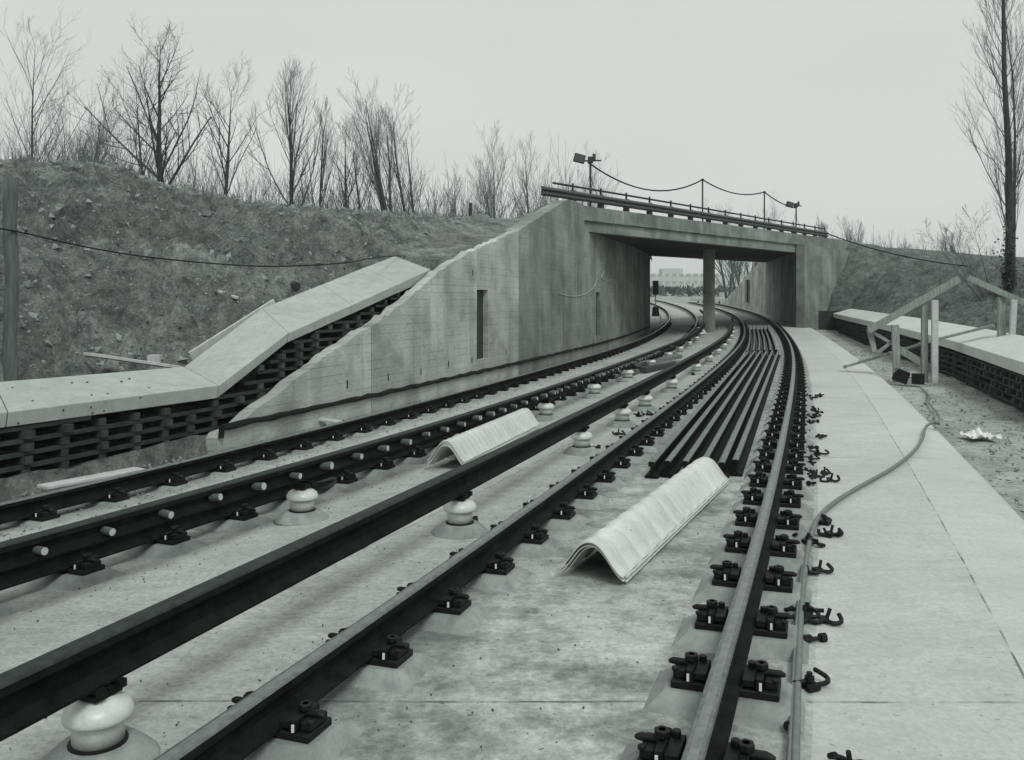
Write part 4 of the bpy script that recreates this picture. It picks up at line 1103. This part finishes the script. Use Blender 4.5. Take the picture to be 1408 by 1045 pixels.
skyline_tree(628, 232, 44, 'small pale bare sapling between the broad tree and the bridge', 12, r0=.05, spread=.5, nchild=(14, 7, 4), mats=('bark_grey', 'twig_grey'))
skyline_tree(682, 172, 46, 'pale twin-topped bare tree left of the bridge', 13, r0=.10, stems=2, fan=.12, spread=.5, up=.45, nchild=(16, 7, 5), mats=('bark_grey', 'twig_grey'), start=.12)
skyline_tree(728, 190, 48, 'pale slender bare tree nearest to the left end of the bridge', 14, r0=.09, spread=.45, up=.4, nchild=(16, 7, 5), mats=('bark_grey', 'twig_grey'), start=.1)
skyline_tree(786, 200, 56, 'faint bare tree rising behind the left end of the barrier', 15, r0=.08, stems=2, fan=.15, spread=.5, up=.4, nchild=(15, 7, 5), mats=('bark_grey', 'twig_grey'), start=.12)
# big poplar on the right
rt = tree('bare_tree', (16.5, 30.2, 1.6), 15.5, .155, 'huge slim bare poplar with ivy at its foot at the right edge', 37, lean=(-.012, 0), spread=.5, up=.55, nchild=(40, 11, 5), mats=('bark_dark', 'twig_grey'), start=.12, br=.5, bl=.40)
mb = MB(); rr = random.Random(5)
for k in range(900):
    z = rr.random() ** 1.5 * 2.6; a = rr.uniform(0, 6.28); rd = .15 + .24 * rr.random() ** 2 * (1.15 + .5 * math.sin(3 * a + z * 4) - z / 3.2) * (1 + .6 * math.sin(z * 3 + a))
    if z > 1.8 and rr.random() < .6: continue
    c_ = Vector((rd * math.cos(a), rd * math.sin(a), z - .2)); u = Vector((rr.gauss(0, 1), rr.gauss(0, 1), rr.gauss(0, 1))).normalized() * .045; v = u.orthogonal().normalized() * .045
    mb.add([c_ - u, c_ + v, c_ + u, c_ - v], [(0, 1, 2, 3)])
mb.build('ivy', M['ivy'], rt)
t2 = tree('bare_tree', (17.05, 30.9, 1.5), 12, .075, 'second slim bare stem right behind the ivy-clad poplar', 33, lean=(.015, 0), spread=.34, up=.7, nchild=(26, 9, 4), mats=('bark_dark', 'twig_grey'), start=.2, br=.55, bl=.4)
t3 = tree('bare_shrub', (16.1, 30.6, 1.6), 3.4, .028, 'tangled bare bush leaning left from the foot of the poplar', 34, lean=(-.55, 0), stems=4, fan=.4, spread=.6, up=.25, nchild=(8, 6, 4), mats=('bark_grey', 'twig_grey'), cat='bush', start=.15)
for k, (x, yt, yb, Y, sd_, lb) in enumerate(((1176, 298, 342, 75, 41, 'faint bare tree behind the right end of the bridge'), (1245, 330, 352, 80, 42, 'low faint bush-like tree above the right embankment'), (1300, 318, 362, 58, 43, 'thin bare sapling left of the big poplar'), (1312, 322, 364, 60, 44, 'thin bare sapling closest to the left of the big poplar'), (1130, 300, 325, 90, 45, 'very faint bare treetop behind the barrier end'))):
    top = pd(x, yt, Y); b = pd(x, yb, Y); b.z -= 1.0
    tree('bare_tree', b, top.z - b.z, .09, lb, sd_, stems=3 if k in (0, 1, 4) else 1, spread=.5, up=.4, nchild=(15, 7, 5), mats=('bark_grey', 'twig_grey'), start=.12, group='bare trees behind the right embankment')
# trees seen through the bridge
for k, (x, Y, h, sd_, lb) in enumerate(((1000, 96, 9.5, 51, 'thick bare tree seen through the bridge right of the pillar'), (1022, 100, 10.5, 52, 'dense bare tree seen through the bridge beside the far wing wall'), (1012, 106, 10, 53, 'bare tree between the two others seen through the bridge'), (1036, 108, 10, 54, 'bare tree seen through the bridge behind the far wing wall'))):
    X = (x - CX) / F * Y; tree('bare_tree', (X, Y, 1.6), h, .22 if k == 0 else .16, lb, sd_, lean=(-.1 if k == 0 else .02, 0), stems=2, spread=.5, up=.4, nchild=(18, 8, 6), mats=('bark_grey', 'twig_grey'), start=.08, group='bare trees beyond the bridge')

def thicket(name, label, n, fx, seed):
    r = random.Random(seed); mb = MB()
    for k in range(n):
        p, h = fx(r); d = Vector((r.gauss(0, .16), r.gauss(0, .16), 1)).normalized(); q = p.copy(); pts = [p]; 
        for i in range(4): d = (d + Vector((r.gauss(0, .1), r.gauss(0, .1), .05))).normalized(); q = q + d * h / 4; pts.append(q)
        mb.tube(pts, [.022, .017, .013, .009, .005], 3, cap=False)
        for c in range(r.randint(5, 9)):
            t = r.uniform(.2, .95); i = int(t * 4); o_ = pts[i].lerp(pts[i + 1], t * 4 - i); nd = (d + Vector((r.gauss(0, .5), r.gauss(0, .5), .2))).normalized(); l2 = h * r.uniform(.15, .35)
            mb.tube([o_, o_ + nd * l2 * .5, o_ + (nd + Vector((0, 0, .2))).normalized() * l2], [.009, .007, .004], 3, cap=False)
    o = mb.build(name, M['brush']); o['kind'] = 'stuff'; tag(o, label, 'undergrowth'); return o
def left_bg(r):
    Y = r.uniform(36, 60); x = r.uniform(-30, 800); yt = float(CRESTPX(x)) - abs(r.gauss(0, 30)) - 3
    return Vector(((x - CX) / F * Y, Y, 3.4)), EYE + (HY - yt) / F * Y - 3.4
thicket('undergrowth', 'grey thicket of bare saplings behind the left embankment', 900, left_bg, 3)
RCPX = table((1120, 330), (1165, 343), (1210, 346), (1260, 354), (1310, 363), (1450, 380))
def right_bg(r):
    Y = r.uniform(58, 80); x = r.uniform(1130, 1450); yt = float(RCPX(x)) - abs(r.gauss(0, 13)) - 2; z = float(np.interp(x, [1130, 1450], [4.0, 2.6]))
    return Vector(((x - CX) / F * Y, Y, z)), EYE + (HY - yt) / F * Y - z
thicket('undergrowth', 'grey line of bare scrub behind the right embankment', 420, right_bg, 4)

# ------------------------------------------------------------------ crumbs and gravel on the slab
def scatter(name, label, pts, mat, smin, smax, seed):
    r = random.Random(seed); mb = MB()
    for p in pts:
        s_ = r.uniform(smin, smax); v = [Vector((r.gauss(0, 1), r.gauss(0, 1), r.gauss(0, .7))).normalized() * s_ * r.uniform(.6, 1.1) for _ in range(6)]
        v = [Vector((s_, 0, 0)), Vector((-s_ * .8, .3 * s_, 0)), Vector((0, s_, 0)), Vector((.2 * s_, -s_, 0)), Vector((0, 0, s_ * .8)), Vector((0, 0, -s_ * .6))]
        a = r.uniform(0, 6.28); m3 = Matrix.Rotation(a, 3, Vector((r.gauss(0, 1), r.gauss(0, 1), r.gauss(0, 1) + .01)).normalized()); v = [m3 @ (q * r.uniform(.6, 1.2)) + Vector(p) for q in v]
        mb.add(v, [(0, 2, 4), (2, 1, 4), (1, 3, 4), (3, 0, 4), (2, 0, 5), (1, 2, 5), (3, 1, 5), (0, 3, 5)])
    o = mb.build(name, M[mat]); o['kind'] = 'stuff'; tag(o, label, 'debris'); return o
def slab_z(Y): return -.04 + float(ZT(Y))
r = random.Random(9); pts = []
for k in range(900):
    y = 2.5 + 24 * r.random() ** 1.6; d = -1.03 + r.gauss(0, .07); cl = math.sin(y * 2.1) + math.sin(y * 5.3 + 1)
    if r.random() > .25 + .4 * max(0, cl): continue
    x, Y, _ = P('R', y, d); pts.append((x, Y, -.035 + float(ZT(Y))))
for k in range(500):
    y = 2.2 + 26 * r.random() ** 1.5; x, Y, _ = P('R', y, r.uniform(-1.7, 1.1)); pts.append((x, Y, -.035 + float(ZT(Y))))
for k in range(500):
    y = 4 + 24 * r.random() ** 1.4; x, Y, _ = P('L', y, 1.0 + abs(r.gauss(0, .35))); pts.append((x, Y, -.068))
scatter('slab_crumbs', 'dark crumbs of dirt and small stones strewn on the slab', pts, 'crumb', .003, .008, 1)
pts = []
for k in range(2600):
    y = 4 + 40 * r.random() ** 1.3; x, Y, _ = P('L', y, -.75 + r.gauss(0, .13) + r.choice((.12, -.1))); pts.append((x, Y, -.11 + float(ZT(Y))))
for k in range(1500):
    y = 4 + 40 * r.random() ** 1.3; x, Y, _ = P('L', y, r.uniform(-.6, .7)); pts.append((x, Y, -.105 + float(ZT(Y))))
scatter('track_gravel', 'small gravel and dirt scattered between the rails of the far track', pts, 'ground_dirt', .005, .018, 2)
pts = []
for k in range(1500):
    y = 5 + 30 * r.random() ** 1.3; x, Y, _ = P('R', y, 2.7 + r.uniform(0, 3)); pts.append((x, Y, -.21 + .0 * Y))
for k in range(700):
    y = 5 + 10 * r.random(); x, Y, _ = P('L', y, -1.2 - r.uniform(0, .75)); pts.append((x, Y, -.13))
scatter('dirt_stones', 'stones and clods lying on the dirt beside the tracks', pts, 'gravel', .008, .035, 3)

# clods and dry tufts on the embankments
def clods(name, label, A_, i0, i1, j0, j1, n, mat, seed, smin, smax):
    r = random.Random(seed); pts = []
    for k in range(n):
        i = r.randrange(i0, i1); j = r.randrange(j0, j1); u, v = r.random(), r.random()
        q = A_[i, j] * (1 - u) * (1 - v) + A_[i + 1, j] * u * (1 - v) + A_[i, j + 1] * (1 - u) * v + A_[i + 1, j + 1] * u * v
        pts.append(tuple(q))
    return scatter(name, label, pts, mat, smin, smax, seed)
clods('soil_clods', 'clods and stones strewn over the left embankment', EMB, 25, 275, 7, 72, 9000, 'soil_light', 61, .008, .04)
clods('soil_clods', 'large dug clods half buried in the left embankment', EMB, 25, 275, 7, 72, 900, 'soil_light', 64, .04, .12)
clods('soil_clods', 'dark clods and stones on the left embankment', EMB, 25, 275, 7, 72, 1500, 'crumb', 63, .01, .045)
clods('soil_clods', 'clods strewn over the right embankment', REM, 16, 180, 4, 42, 4000, 'soil_right', 62, .01, .045)
def tufts(name, label, A_, i0, i1, j0, j1, n, seed):
    r = random.Random(seed); mb = MB()
    for k in range(n):
        i = r.randrange(i0, i1); j = r.randrange(j0, j1); q = Vector(A_[i, j]) + Vector((r.uniform(-.1, .1), r.uniform(-.1, .1), 0))
        for b in range(r.randint(4, 8)):
            h = r.uniform(.06, .22); d = Vector((r.gauss(0, .5), r.gauss(0, .5), .8)).normalized() * h; s_ = Vector((r.gauss(0, 1), r.gauss(0, 1), 0)).normalized() * .006
            mb.add([q - s_, q + s_, q + d], [(0, 1, 2)])
    o = mb.build(name, M['dry_grass']); o['kind'] = 'stuff'; tag(o, label, 'grass'); return o
tufts('dry_grass', 'sparse dry grass tufts on the left embankment', EMB, 25, 275, 14, 80, 1600, 71)
tufts('dry_grass', 'sparse dry grass tufts on the right embankment', REM, 16, 180, 5, 46, 900, 72)

# ------------------------------------------------------------------ winter haze
mb = MB(); mb.box((0, 1200, 17.5), (2400, 2700, 38)); hz = mb.build('haze', [])
hm = bpy.data.materials.new('haze'); hm.use_nodes = True; hn = hm.node_tree; hn.nodes.remove(hn.nodes['Principled BSDF'])
pv = hn.nodes.new('ShaderNodeVolumePrincipled'); pv.inputs['Color'].default_value = (.94, 1, .97, 1); pv.inputs['Density'].default_value = .00045; pv.inputs['Anisotropy'].default_value = .2
hn.links.new(pv.outputs[0], hn.nodes['Material Output'].inputs['Volume'])
hz.data.materials.append(hm); hz['kind'] = 'stuff'; tag(hz, 'thin pale winter haze over the whole site', 'haze')
